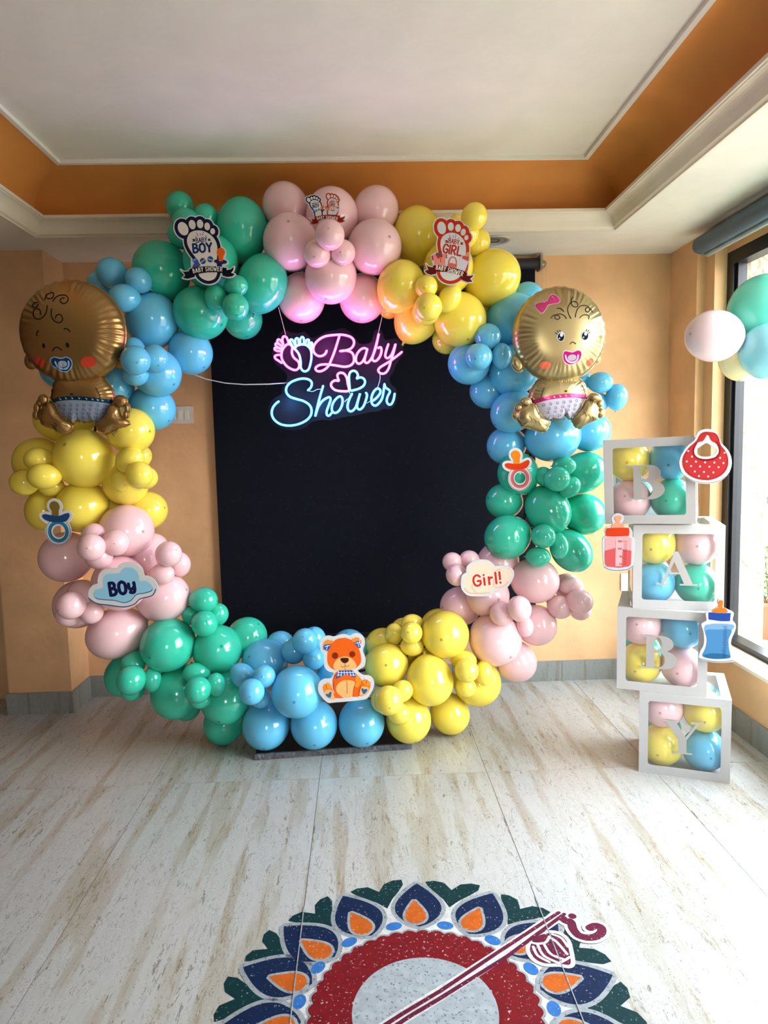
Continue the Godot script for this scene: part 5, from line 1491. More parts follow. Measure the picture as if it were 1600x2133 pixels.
func foil_boy():
	var t := thing("foil_baby_balloon", "gold foil baby boy balloon with blue dummy on the left blue balloons", "foil balloon", Vector3(-1.1839, 1.8908, -3.0600))
	t.rotation.z = ROLL
	var pad := Pad.new(Vector2(727, 722), 0.00031040)
	var gold := foil(Color8(168, 132, 80))
	var dark := ink(Color8(26, 22, 30))
	var head := puffed("head", pad, oval(727, 722, 702, 678, 0, 90), 727, 722, 0.075, 0.0042, gold, t, 0.0, 0.4, true)
	for e in [[150, 1090, 95, 115, "ear"], [1335, 1075, 105, 120, "ear"]]:
		var ear := puffed(e[4], pad, oval(e[0], e[1], e[2], e[3], 20, 40), e[0], e[1], 0.02, 0.003, gold, t, -0.012, 2.0)
		var er := print_on(ear, pad)
		er.line(oval(e[0] + 20 * signf(e[0] - 700) * -0.3, e[1], 24, 28, 0, 14), 9, 0.0012, true)
		obj("ear_print", er, dark, ear[0])
	var torso := puffed("body", pad, pv([480, 1310, 420, 1400, 390, 1500, 375, 1600, 395, 1650, 440, 1690, 480, 1790, 560, 1860, 660, 1945, 705, 1920, 730, 1895, 780, 1915, 900, 1915, 935, 1895, 990, 1950, 1080, 1880, 1150, 1800, 1190, 1700, 1250, 1640, 1215, 1490, 1150, 1380, 1100, 1310, 800, 1260]), 800, 1600, 0.05, 0.003, gold, t, -0.015, 1.1, true)
	var dots := []
	for r in 5:
		for i in 9 - r: dots.append([520 + i * 88 + (r % 2) * 44 + r * 30, 1700 + r * 54])
	nappy(torso, pad, [430, 1660, 520, 1630, 720, 1612, 950, 1622, 1190, 1665, 1150, 1790, 1080, 1870, 990, 1935, 935, 1885, 900, 1900, 780, 1900, 730, 1882, 700, 1905, 660, 1925, 560, 1845, 485, 1780], Color8(132, 146, 166), Color8(20, 66, 92), [392, 1655, 520, 1622, 720, 1606, 950, 1618, 1110, 1636, 1230, 1652], 52, dots)
	var line := print_on(torso, pad)
	line.line(curve([440, 1490, 425, 1560, 432, 1610]), 10, 0.0012)
	line.line(curve([1030, 1470, 1070, 1540, 1088, 1620]), 10, 0.0012)
	line.ell(718, 1553, 22, 11, 0, 0.0012)
	obj("body_print", line, dark, torso[0])
	for l in [[[360, 1660, 300, 1710, 255, 1800, 245, 1880, 268, 1955, 340, 1985, 430, 2012, 500, 2060, 550, 2090, 640, 2062, 682, 1990, 655, 1935, 560, 1865, 490, 1790, 450, 1690, 410, 1650], 420, 1870], [[1195, 1690, 1250, 1670, 1310, 1720, 1335, 1830, 1375, 1880, 1430, 1905, 1450, 1950, 1400, 1982, 1290, 2000, 1200, 2055, 1110, 2095, 1030, 2065, 985, 1960, 1080, 1885, 1150, 1800], 1190, 1920]]:
		var leg := puffed("leg", pad, pv(l[0]), l[1], l[2], 0.034, 0.0035, gold, t, 0.008, 0.7)
		var tp := print_on(leg, pad)
		for k in 4: tp.line(curve([l[1] + 60 - k * 18, l[2] + 70 + k * 26, l[1] + 82 - k * 18, l[2] + 88 + k * 26, l[1] + 92 - k * 18, l[2] + 112 + k * 26], false, 3), 7, 0.0012)
		obj("toe_print", tp, dark, leg[0])
	for f in [[315, 1622, 68, 62, "hand"], [1340, 1640, 92, 72, "hand"]]:
		puffed(f[4], pad, oval(f[0], f[1], f[2], f[3], 10, 30), f[0], f[1], 0.022, 0.003, gold, t, 0.014, 3.1)
	for f in [[215, 1740, 46, 70], [195, 1822, 44, 60], [250, 1668, 44, 44], [1420, 1735, 34, 66], [1398, 1820, 34, 50]]:
		puffed("foot_fold", pad, oval(f[0], f[1], f[2], f[3], 0, 24), f[0], f[1], 0.018, 0.003, gold, t, 0.004, 1.9)
	var fc := print_on(head, pad)
	for a in [[455, 330, 480, 270, 540, 240, 574, 258, 560, 310, 520, 326, 492, 318], [565, 360, 610, 300, 680, 275, 742, 285, 766, 330, 745, 375, 698, 388, 664, 358, 676, 318, 716, 314], [355, 374, 320, 368, 285, 395, 298, 430, 342, 428, 370, 396], [494, 415, 480, 500, 440, 560, 380, 590, 320, 572, 298, 520, 314, 466, 354, 454, 394, 476, 400, 530], [550, 460, 545, 540, 580, 610, 640, 638, 685, 612, 686, 560, 652, 530, 612, 546, 602, 582], [342, 805, 340, 770, 366, 742], [705, 712, 750, 720, 780, 752], [540, 998, 570, 962, 612, 956, 662, 990]]: fc.line(curve(a), 14, 0.0014)
	obj("hair_print", fc, dark, head[0])
	var ey := print_on(head, pad)
	ey.ell(425, 932, 19, 32, 0, 0.0014)
	ey.ell(740, 925, 22, 34, -10, 0.0014)
	obj("eyes_print", ey, dark, head[0])
	var ck := print_on(head, pad)
	ck.ell(335, 1135, 74, 64, 30, 0.0014)
	ck.ell(988, 1138, 98, 70, -14, 0.0014)
	obj("cheeks_print", ck, ink(Color8(190, 62, 40)), head[0])
	dummy_print(head, pad, curve([510, 1105, 560, 1085, 620, 1100, 662, 1100, 710, 1085, 760, 1110, 772, 1165, 740, 1225, 680, 1260, 610, 1245, 545, 1205, 505, 1160], true, 3), Vector2(652, 1168), Color8(150, 190, 220), Color8(28, 56, 98))


func dummy_print(head: Array, pad: Pad, q: PackedVector2Array, c: Vector2, edge: Color, fill: Color):
	var a := print_on(head, pad)
	a.fill(grown(q, 12), 0.0014)
	var o := obj("dummy_print", a, ink(edge), head[0])
	var b := print_on(head, pad)
	b.fill(q, 0.0019)
	obj("shield_print", b, ink(fill), o)
	var r := print_on(head, pad)
	r.line(curve([c.x - 92, c.y - 28, c.x - 72, c.y + 28, c.x - 20, c.y + 60, c.x + 40, c.y + 56, c.x + 80, c.y + 18, c.x + 84, c.y - 34]), 22, 0.0025)
	obj("ring_print", r, ink(edge), o)
	var n := print_on(head, pad)
	n.ell(c.x, c.y, 62, 42, -6, 0.0028)
	obj("knob_print", n, ink(edge.lerp(Color8(150, 156, 166), 0.7)), o)


func foil_girl():
	var t := thing("foil_baby_balloon", "gold foil baby girl balloon with pink bow on the right blue balloons", "foil balloon", Vector3(0.8754, 1.8482, -3.1000))
	t.rotation.z = ROLL
	var pad := Pad.new(Vector2(697, 720), 0.00031202)
	var gold := foil(Color8(176, 158, 112))
	var dark := ink(Color8(40, 32, 30))
	var head := puffed("head", pad, oval(697, 720, 643, 650, 0, 90), 697, 720, 0.075, 0.004, gold, t, 0.0, 2.2, true)
	for e in [[135, 1105, 80, 118], [1235, 1040, 62, 62]]:
		puffed("ear", pad, oval(e[0], e[1], e[2], e[3], -20, 40), e[0], e[1], 0.02, 0.003, gold, t, -0.012, 2.0)
	var torso := puffed("body", pad, pv([440, 1310, 370, 1400, 320, 1500, 298, 1590, 330, 1650, 390, 1700, 420, 1780, 480, 1850, 585, 1905, 630, 1872, 700, 1892, 780, 1872, 812, 1822, 880, 1882, 960, 1812, 1035, 1720, 1072, 1620, 1130, 1575, 1112, 1430, 1060, 1350, 970, 1285, 700, 1260]), 700, 1580, 0.05, 0.003, gold, t, -0.015, 0.5, true)
	var dots := []
	for r in 5:
		for i in 7 - r: dots.append([480 + i * 92 + (r % 2) * 40 + r * 34, 1685 + r * 52 - i * 12])
	nappy(torso, pad, [385, 1670, 520, 1612, 700, 1585, 900, 1575, 1066, 1590, 1030, 1715, 955, 1800, 880, 1868, 812, 1808, 775, 1858, 700, 1880, 630, 1858, 585, 1890, 485, 1838, 428, 1775], Color8(190, 186, 202), Color8(202, 50, 118), [330, 1648, 500, 1600, 700, 1566, 900, 1556, 1118, 1572], 56, dots)
	var line := print_on(torso, pad)
	line.line(curve([485, 1450, 455, 1520, 445, 1600]), 9, 0.0012)
	line.line(curve([1020, 1400, 1065, 1480, 1080, 1560]), 9, 0.0012)
	line.ell(780, 1497, 22, 11, -8, 0.0012)
	obj("body_print", line, dark, torso[0])
	for l in [[[335, 1660, 250, 1665, 180, 1700, 130, 1780, 125, 1880, 195, 1985, 330, 2010, 455, 2062, 540, 2050, 596, 1915, 490, 1855, 425, 1785, 390, 1705], 340, 1860], [[1085, 1620, 1190, 1605, 1255, 1680, 1285, 1790, 1250, 1885, 1120, 1935, 1025, 2010, 950, 1990, 892, 1885, 962, 1815, 1040, 1720], 1100, 1800]]:
		var leg := puffed("leg", pad, pv(l[0]), l[1], l[2], 0.034, 0.0035, gold, t, 0.008, 1.7)
		var tp := print_on(leg, pad)
		for k in 3: tp.line(curve([l[1] - 70 + k * 60, l[2] - 20 + k * 34, l[1] - 40 + k * 60, l[2] + 10 + k * 34, l[1] - 30 + k * 60, l[2] + 46 + k * 30], false, 3), 7, 0.0012)
		obj("toe_print", tp, dark, leg[0])
	for f in [[240, 1642, 72, 56], [1210, 1582, 88, 58]]:
		puffed("hand", pad, oval(f[0], f[1], f[2], f[3], 10, 30), f[0], f[1], 0.022, 0.003, gold, t, 0.014, 3.1)
	for f in [[150, 1722, 50, 52], [118, 1820, 50, 58], [1290, 1660, 46, 56], [1306, 1790, 52, 66]]:
		puffed("foot_fold", pad, oval(f[0], f[1], f[2], f[3], 0, 24), f[0], f[1], 0.018, 0.003, gold, t, 0.004, 1.9)
	var fc := print_on(head, pad)
	for a in [[790, 535, 755, 470, 744, 400, 780, 330, 840, 300, 886, 330, 872, 375, 820, 370, 795, 325, 800, 272, 828, 240], [850, 515, 865, 440, 910, 372, 980, 352, 1040, 368, 1062, 410, 1032, 446, 995, 420, 1010, 384, 1060, 386, 1102, 440], [910, 525, 950, 490, 1010, 480, 1047, 500, 1036, 536], [600, 400, 650, 402, 692, 442], [515, 530, 560, 490, 620, 500, 636, 530, 600, 548, 568, 525, 585, 490, 640, 475, 700, 500, 726, 536], [785, 876, 810, 850, 840, 855, 864, 872], [612, 742, 590, 735, 580, 722], [628, 722, 610, 708, 606, 696], [650, 712, 640, 700, 638, 690], [1036, 728, 1054, 720, 1060, 710], [1022, 708, 1040, 694, 1044, 684], [1002, 700, 1014, 684, 1012, 676]]: fc.line(curve(a), 11, 0.0014)
	obj("hair_print", fc, dark, head[0])
	var ew := print_on(head, pad)
	var eb := print_on(head, pad)
	var eh := print_on(head, pad)
	for e in [[655, 775], [988, 757]]:
		ew.ell(e[0], e[1], 54, 66, 0, 0.0014)
		eb.ell(e[0] + 2, e[1] + 6, 44, 54, 0, 0.0019)
		eh.ell(e[0] + 8, e[1] - 22, 21, 26, 0, 0.0024)
		eh.ell(e[0] - 18, e[1] + 26, 9, 12, 20, 0.0024)
	var eo := obj("eyes_print", ew, ink(Color8(206, 206, 222)), head[0])
	obj("pupil_print", eb, ink(Color8(20, 22, 34)), eo)
	obj("glint_print", eh, ink(Color8(206, 214, 222)), eo)
	var ck := print_on(head, pad)
	ck.ell(465, 1155, 78, 52, 4, 0.0014)
	ck.ell(1096, 1110, 62, 46, -36, 0.0014)
	obj("cheeks_print", ck, ink(Color8(226, 110, 82)), head[0])
	var bw := print_on(head, pad)
	var lobes := [curve([315, 345, 385, 315, 450, 320, 470, 345, 455, 390, 400, 460, 352, 420], true, 3), curve([480, 290, 520, 222, 560, 205, 612, 240, 640, 290, 610, 325, 545, 335, 490, 340], true, 3), oval(470, 326, 30, 28)]
	for q in lobes: bw.fill(grown(q, 9), 0.0014)
	var bo := obj("bow_print", bw, ink(Color8(214, 170, 190)), head[0])
	var bp := print_on(head, pad)
	for q in lobes: bp.fill(q, 0.0019)
	obj("bow_fill", bp, ink(Color8(186, 58, 110)), bo)
	dummy_print(head, pad, curve([700, 1000, 722, 970, 780, 980, 830, 985, 890, 960, 940, 975, 948, 1030, 920, 1090, 850, 1135, 780, 1140, 722, 1105, 700, 1052], true, 3), Vector2(820, 1055), Color8(226, 190, 214), Color8(176, 22, 110))


# ---------------------------------------------------------------- cut-out signs
func sign_root(called: String, label: String, where: Vector3) -> Node3D:
	var t := thing(called, label, "sign", where)
	t.rotation.z = ROLL
	return t


func board(t: Node3D, c: Vector2, u: float, outline: PackedVector2Array, holes: Array = [], col := Color8(208, 207, 205)) -> void:
	var b := MB.new(c, u)
	if holes.is_empty(): b.prism(outline, -0.005, 0.0)
	else:
		var h: PackedVector2Array = holes[0]
		var mid := 0.0
		for p in h: mid += p.x / h.size()
		for p in without(outline, h, mid): b.prism(p, -0.005, 0.0)
	obj("board", b, ink(col), t)


func layer(t: Node, called: String, c: Vector2, u: float, col: Color, z: int, draw: Callable) -> MeshInstance3D:
	var b := MB.new(c, u)
	draw.call(b, 0.0003 + 0.0003 * z)
	return obj(called, b, ink(col), t)


func foot_print(t: Node3D, c: Vector2, u: float, girl: bool, tf: Transform2D, thick: bool) -> Array:
	# the printed footprint; returns its outline and its white-edged pieces, in units after TF
	var toes := []
	var sole: PackedVector2Array
	if girl:
		for e in [[530, 415, 80, 113, -10], [700, 390, 55, 75, 0], [835, 415, 52, 70, 4], [932, 488, 47, 62, 14], [990, 585, 38, 47, 14]]: toes.append(oval(e[0], e[1], e[2], e[3], e[4]))
		sole = curve([510, 690, 530, 600, 590, 535, 670, 503, 750, 500, 840, 530, 920, 600, 965, 680, 985, 770, 985, 870, 980, 950, 975, 1050, 960, 1150, 925, 1230, 850, 1310, 760, 1355, 670, 1362, 580, 1330, 520, 1260, 505, 1180, 515, 1080, 540, 980, 545, 880, 520, 790], true, 3)
	else:
		for e in [[383, 430, 92, 124, -24], [550, 355, 62, 85, -12], [695, 342, 58, 78, -6], [825, 385, 52, 70, -4], [923, 472, 44, 55, 0]]: toes.append(oval(e[0], e[1], e[2], e[3], e[4]))
		sole = curve([447, 640, 460, 580, 500, 510, 570, 470, 650, 457, 740, 465, 830, 500, 910, 560, 970, 640, 1000, 740, 1000, 850, 990, 950, 985, 1050, 992, 1150, 985, 1240, 950, 1310, 900, 1345, 820, 1362, 740, 1340, 670, 1290, 645, 1230, 660, 1100, 645, 1000, 600, 945, 540, 870, 490, 790, 455, 710], true, 3)
	var outer := [grown(sole, 60)]
	for e in toes: outer.append(grown(e, 62))
	var skin := union(outer)
	for i in toes.size(): toes[i] = tf * toes[i]
	sole = tf * sole
	skin = tf * skin
	var dark := Color8(186, 48, 22) if girl else Color8(24, 28, 58)
	var pale := Color8(204, 208, 206) if girl else Color8(218, 212, 202)
	var print := layer(t, "footprint", c, u, dark, 0, func(b, z): b.fill(skin, z))
	layer(print, "sole", c, u, pale, 1, func(b, z): b.fill(sole, z))
	for e in toes: layer(print, "toe", c, u, pale, 1, func(b, z): b.fill(e, z))
	var ink := Color8(140, 30, 22) if girl else Color8(18, 36, 74)
	var s := tf.get_scale().x
	var turn := tf.get_rotation()
	var words := func(b: MB, z: float):
		if girl:
			write(b, "BABY", 215 * s, 80 * s, 14 * s, z, straight(tf * Vector2(760, 655), 210 * s, turn + 0.16), 1.2)
			write(b, "GIRL", 375 * s, 155 * s, 30 * s, z, straight(tf * Vector2(738, 806), 370 * s, turn + 0.17), 1.2)
		else:
			write(b, "BABY", 222 * s, 80 * s, 14 * s, z, straight(tf * Vector2(712, 630), 215 * s, turn - 0.08), 1.2)
			write(b, "BOY", 380 * s, 150 * s, 38 * s, z, straight(tf * Vector2(725, 770), 380 * s, turn - 0.07), 1.2)
	layer(print, "lettering", c, u, Color8(176, 36, 28) if girl else Color8(22, 52, 104), 2, words)
	layer(print, "small_marks", c, u, ink, 2, func(b, z):
		var o := Vector2(46, 40) if girl else Vector2.ZERO
		for a in [[600, 560, 622, 584], [624, 502, 654, 560], [695, 512, 702, 546], [752, 490, 736, 550], [804, 545, 786, 574]]: b.line(tf * (Transform2D(0.0, o) * pv(a)), 9 * s, z)
		var w := Vector2(50, 24) if girl else Vector2.ZERO
		for a in [[532, 612, 596, 612, 596, 658, 534, 658, 566, 636], [894, 600, 832, 606, 836, 646, 896, 640, 866, 622]]: b.fill(tf * (Transform2D(0.0, w if a[0] < 700 else w + Vector2(0, 44 if girl else 0)) * pv(a)), z))
	if girl:
		layer(print, "dress_print", c, u, Color8(218, 134, 124), 3, func(b, z):
			b.fill(tf * pv([345, 920, 430, 880, 470, 960, 540, 880, 630, 885, 632, 955, 605, 960, 605, 1090, 400, 1080, 390, 990, 362, 1000]), z))
		layer(print, "dress_collar", c, u, Color8(176, 44, 46), 4, func(b, z):
			b.fill(tf * pv([420, 890, 470, 975, 500, 940, 545, 950, 548, 880, 525, 858, 440, 862]), z)
			b.line(tf * pv([510, 970, 512, 980]), 22 * s, z)
			b.line(tf * pv([514, 1010, 516, 1018]), 22 * s, z)
			b.fill(tf * pv([345, 922, 375, 915, 382, 1000, 364, 1002]), z)
			b.fill(tf * pv([612, 886, 632, 886, 634, 964, 616, 964]), z))
		layer(print, "dress_neck", c, u, Color8(92, 84, 84), 5, func(b, z): b.ell((tf * Vector2(487, 888)).x, (tf * Vector2(487, 888)).y, 48 * s, 32 * s, 0, z))
		layer(print, "bib_print", c, u, Color8(206, 96, 82), 3, func(b, z):
			b.line(tf * curve([668, 1080, 672, 1010, 700, 955, 742, 935, 786, 955, 808, 1010, 806, 1120], false, 3), 22 * s, z)
			b.fill(tf * pv([655, 1060, 700, 1040, 790, 1062, 812, 1066, 805, 1130, 640, 1100]), z))
		layer(print, "bottle_print", c, u, Color8(206, 200, 212), 3, func(b, z): b.fill(tf * pv([880, 945, 1040, 1005, 970, 1190, 830, 1140]), z))
		layer(print, "bottle_cap", c, u, Color8(196, 78, 72), 4, func(b, z): b.fill(tf * pv([925, 915, 960, 912, 1000, 935, 1045, 970, 1030, 1012, 912, 960]), z))
		layer(print, "bottle_teat", c, u, Color8(222, 150, 90), 4, func(b, z): b.fill(tf * pv([975, 915, 1005, 850, 1025, 842, 1040, 856, 1030, 935]), z))
	else:
		layer(print, "sock_print", c, u, Color8(62, 86, 150), 3, func(b, z): b.fill(tf * pv([530, 1000, 615, 955, 640, 1010, 690, 1080, 650, 1110, 530, 1135, 548, 1080, 572, 1050]), z))
		layer(print, "sock_cuff", c, u, Color8(84, 138, 196), 4, func(b, z): b.fill(tf * pv([525, 988, 610, 945, 626, 990, 545, 1025]), z))
		layer(print, "rattle_print", c, u, Color8(36, 84, 134), 3, func(b, z):
			b.fill(tf * oval(730, 1008, 54, 56), z)
			b.fill(tf * oval(868, 975, 54, 56), z))
		layer(print, "rattle_band", c, u, Color8(206, 214, 222), 4, func(b, z):
			b.line(tf * pv([690, 1036, 772, 976]), 12 * s, z)
			b.line(tf * pv([816, 962, 920, 998]), 12 * s, z)
			b.line(tf * pv([790, 1050, 815, 1090]), 11 * s, z)
			b.line(tf * pv([845, 1040, 825, 1090]), 11 * s, z))
		layer(print, "dummy_shield", c, u, Color8(26, 40, 92), 3, func(b, z):
			b.fill(tf * oval(1055, 1015, 122, 44, 4), z)
			b.fill(tf * pv([1020, 1040, 1085, 1040, 1082, 1120, 1022, 1120]), z))
		layer(print, "dummy_teat", c, u, Color8(226, 98, 26), 4, func(b, z):
			b.fill(tf * oval(1065, 848, 76, 84), z)
			b.fill(tf * pv([1010, 895, 1120, 895, 1096, 1010, 1026, 1010]), z))
	var bits := [skin]
	if girl: bits.append_array([tf * pv([345, 920, 430, 870, 640, 880, 640, 1090, 400, 1080]), tf * pv([880, 945, 925, 905, 975, 905, 1005, 845, 1040, 845, 1060, 970, 980, 1190, 830, 1140])])
	else: bits.append_array([tf * oval(1060, 850, 80, 90), tf * oval(1055, 1015, 126, 50, 4), tf * pv([1005, 880, 1125, 880, 1100, 1100, 1015, 1100]), tf * pv([525, 988, 610, 945, 690, 1080, 650, 1110, 530, 1135])])
	return bits


func ribbon(t: Node3D, c: Vector2, u: float, q: PackedVector2Array, col: Color, words: Callable):
	var r := layer(t, "ribbon", c, u, col, 6, func(b, z): b.fill(q, z))
	layer(r, "ribbon_lettering", c, u, Color8(226, 222, 212), 7, words)


func signs():
	# baby boy footprint
	var c := Vector2(800, 810)
	var u := 0.00022832
	var t := sign_root("footprint_sign", "navy baby boy footprint sign with orange dummy on the green balloons", Vector3(-0.6260, 2.2290, -3.1100))
	var bits := foot_print(t, c, u, false, Transform2D.IDENTITY, true)
	var rb := pv([320, 1165, 375, 1205, 470, 1195, 482, 1158, 540, 1132, 650, 1112, 820, 1098, 1000, 1104, 1170, 1130, 1162, 1168, 1240, 1155, 1302, 1105, 1286, 1170, 1246, 1216, 1316, 1240, 1262, 1280, 1180, 1292, 1088, 1268, 1084, 1225, 980, 1208, 820, 1210, 700, 1228, 580, 1262, 572, 1296, 440, 1332, 350, 1312, 400, 1275, 380, 1228])
	bits.append(rb)
	board(t, c, u, grown(union(bits), 20))
	ribbon(t, c, u, rb, Color8(14, 18, 30), func(b, z): write(b, "BABY SHOWER", 570, 74, 12.5, z, arched(Vector2(812, 1150), 560, 24, -0.07), 1.38))
	# baby girl footprint
	c = Vector2(740, 820)
	u = 0.00023173
	t = sign_root("footprint_sign", "red baby girl footprint sign with pink dress on the yellow balloons", Vector3(0.4210, 2.2150, -3.1200))
	bits = foot_print(t, c, u, true, Transform2D.IDENTITY, true)
	rb = pv([250, 1065, 290, 1110, 375, 1130, 382, 1092, 480, 1085, 640, 1105, 800, 1138, 920, 1178, 1016, 1225, 1002, 1270, 1070, 1275, 1135, 1255, 1100, 1300, 1068, 1330, 1116, 1378, 1020, 1388, 940, 1358, 890, 1312, 900, 1280, 780, 1235, 620, 1205, 440, 1200, 436, 1240, 340, 1262, 270, 1238, 225, 1190, 290, 1172])
	bits.append(rb)
	board(t, c, u, grown(union(bits), 20))
	ribbon(t, c, u, rb, Color8(92, 20, 18), func(b, z): write(b, "BABY SHOWER", 540, 74, 12.5, z, arched(Vector2(685, 1172), 530, 14, 0.24), 1.38))
	# the small double footprint sign
	c = Vector2(790, 620)
	u = 0.00015180
	t = sign_root("footprint_sign", "small sign with twin blue and red footprints on the top pink balloon", Vector3(-0.1162, 2.3851, -3.1000))
	bits = foot_print(t, c, u, false, Transform2D(-0.1, Vector2(0.52, 0.52), 0.0, Vector2(95, 165)), false)
	var more := foot_print(t, c, u, true, Transform2D(0.0, Vector2(0.56, 0.56), 0.0, Vector2(565, 36)), false)
	rb = pv([330, 850, 380, 885, 470, 880, 470, 832, 560, 800, 700, 770, 850, 758, 1000, 758, 1180, 785, 1176, 838, 1260, 830, 1312, 790, 1296, 850, 1258, 895, 1320, 925, 1240, 962, 1150, 965, 1090, 930, 1000, 880, 850, 862, 700, 885, 580, 930, 575, 985, 460, 1018, 350, 992, 415, 950, 395, 900])
	bits.append(rb)
	bits.append_array(more)
	for k in bits.size(): bits[k] = grown(bits[k], 22)
	board(t, c, u, union(bits))
	ribbon(t, c, u, rb, Color8(138, 26, 20), func(b, z): write(b, "BABY SHOWER", 600, 74, 12, z, arched(Vector2(825, 828), 590, 40, 0.0), 1.38))
	bear()
	clouds()
	dummies()
	bib_and_bottles()


func bear():
	var c := Vector2(800, 920)
	var u := 0.00020608
	var t := sign_root("teddy_bear_sign", "orange teddy bear cut-out sign with checked bow on the bottom balloons", Vector3(-0.0855, 0.4420, -2.9650))
	board(t, c, u, curve([270, 400, 300, 300, 380, 235, 470, 225, 560, 245, 700, 200, 800, 200, 890, 230, 960, 185, 1060, 180, 1150, 230, 1200, 320, 1195, 430, 1160, 540, 1210, 700, 1215, 800, 1180, 890, 1080, 950, 1050, 975, 1110, 1040, 1170, 1075, 1270, 1080, 1350, 1130, 1395, 1230, 1385, 1340, 1320, 1470, 1260, 1560, 1180, 1600, 900, 1630, 560, 1655, 430, 1660, 330, 1570, 240, 1440, 222, 1330, 250, 1220, 330, 1150, 470, 1135, 520, 1095, 555, 1015, 450, 985, 380, 920, 350, 820, 350, 630, 290, 540], true, 3))
	var orange := Color8(232, 96, 22)
	var tan := Color8(236, 178, 108)
	var ink := Color8(120, 50, 20)
	layer(t, "fur_dark", c, u, orange, 0, func(b, z):
		b.fill(curve([420, 640, 440, 520, 500, 400, 600, 310, 740, 275, 860, 290, 970, 350, 1050, 450, 1100, 570, 1125, 700, 1115, 810, 1050, 890, 950, 945, 700, 968, 540, 940, 450, 860, 420, 760], true, 3), z)
		b.fill(curve([600, 1000, 800, 980, 1000, 1030, 1090, 1120, 1140, 1190, 1110, 1300, 1080, 1520, 940, 1535, 580, 1560, 560, 1430, 530, 1330, 530, 1180], true, 3), z)
		b.fill(curve([320, 1350, 340, 1280, 420, 1235, 490, 1270, 520, 1370, 570, 1570, 470, 1580, 380, 1480], true, 3), z)
		b.fill(curve([1110, 1240, 1160, 1180, 1230, 1165, 1300, 1220, 1320, 1290, 1280, 1420, 1200, 1500, 1080, 1520, 1080, 1380], true, 3), z)
		b.ell(440, 420, 100, 105, 0, z)
		b.ell(1030, 360, 100, 95, 0, z))
	layer(t, "fur_light", c, u, Color8(242, 140, 40), 1, func(b, z):
		b.fill(curve([325, 1350, 340, 1285, 420, 1240, 485, 1270, 505, 1350, 420, 1360, 340, 1400], true, 3), z)
		b.fill(curve([1165, 1250, 1170, 1190, 1230, 1170, 1296, 1222, 1310, 1300, 1240, 1300], true, 3), z)
		b.fill(curve([1020, 1050, 1100, 1140, 1130, 1200, 1060, 1330, 1000, 1300], true, 3), z)
		b.fill(curve([345, 420, 370, 350, 440, 318, 530, 330, 540, 370, 470, 400, 380, 410], true, 3), z)
		b.fill(curve([925, 320, 990, 272, 1070, 280, 1110, 330, 1060, 345, 990, 370], true, 3), z))
	layer(t, "snout", c, u, tan, 2, func(b, z):
		b.fill(curve([545, 900, 560, 810, 630, 720, 740, 672, 840, 675, 950, 730, 1010, 820, 1025, 890, 950, 945, 780, 968, 620, 962], true, 3), z))
	layer(t, "belly", c, u, tan, 2, func(b, z):
		b.fill(curve([600, 1330, 650, 1240, 740, 1185, 860, 1175, 970, 1200, 1005, 1260, 960, 1380, 940, 1530, 760, 1550, 680, 1500, 610, 1420], true, 3), z))
	layer(t, "paw_sole", c, u, tan, 2, func(b, z):
		b.fill(curve([350, 1420, 430, 1370, 500, 1380, 540, 1460, 565, 1570, 490, 1585, 400, 1500], true, 3), z))
	layer(t, "paw_sole", c, u, tan, 2, func(b, z):
		b.fill(curve([1090, 1510, 1100, 1400, 1130, 1320, 1200, 1310, 1280, 1340, 1270, 1420, 1200, 1490], true, 3), z))
	layer(t, "nose", c, u, Color8(62, 26, 18), 3, func(b, z): b.fill(curve([690, 730, 710, 702, 780, 695, 850, 702, 868, 730, 850, 780, 790, 812, 730, 790], true, 3), z))
	layer(t, "eyes", c, u, Color8(128, 40, 18), 3, func(b, z):
		b.ell(585, 648, 64, 68, 0, z)
		b.ell(942, 620, 62, 66, 0, z))
	layer(t, "ink_lines", c, u, ink, 4, func(b, z):
		for a in [[790, 812, 790, 950], [700, 865, 745, 895, 790, 860, 830, 885, 880, 855], [828, 1190, 828, 1330, 830, 1460], [560, 650, 585, 655, 612, 640], [920, 622, 945, 622, 968, 616], [525, 1180, 560, 1120, 590, 1060], [560, 1400, 545, 1330, 560, 1200], [955, 1530, 960, 1400, 1010, 1200], [1080, 1510, 1085, 1420, 1120, 1310], [390, 1270, 410, 1350], [1240, 1180, 1225, 1260]]: b.line(curve(a, false, 3), 8, z)
		for a in [[435, 305, 440, 320], [525, 310, 522, 328], [665, 280, 668, 296], [792, 262, 795, 282], [935, 282, 940, 300], [1010, 255, 1014, 274], [350, 500, 335, 520], [410, 1210, 412, 1230], [458, 1212, 455, 1232], [345, 1255, 352, 1270], [1320, 1220, 1306, 1232], [1180, 1135, 1184, 1152], [540, 1125, 556, 1135], [1105, 1100, 1090, 1112]]: b.line(pv(a), 7, z))
	layer(t, "bow_cloth", c, u, Color8(44, 84, 150), 4, func(b, z):
		b.fill(pv([660, 965, 940, 958, 1000, 1030, 1020, 1110, 960, 1105, 890, 1070, 820, 1035, 740, 1080, 605, 1145, 610, 1060]), z))
	layer(t, "ear_cloth", c, u, Color8(44, 84, 150), 4, func(b, z):
		b.fill(curve([345, 440, 400, 405, 490, 410, 500, 440, 450, 520, 420, 545, 360, 510], true, 3), z))
	layer(t, "ear_cloth", c, u, Color8(44, 84, 150), 4, func(b, z):
		b.fill(curve([980, 375, 1040, 345, 1090, 345, 1120, 420, 1110, 480, 1070, 490, 1030, 440], true, 3), z))
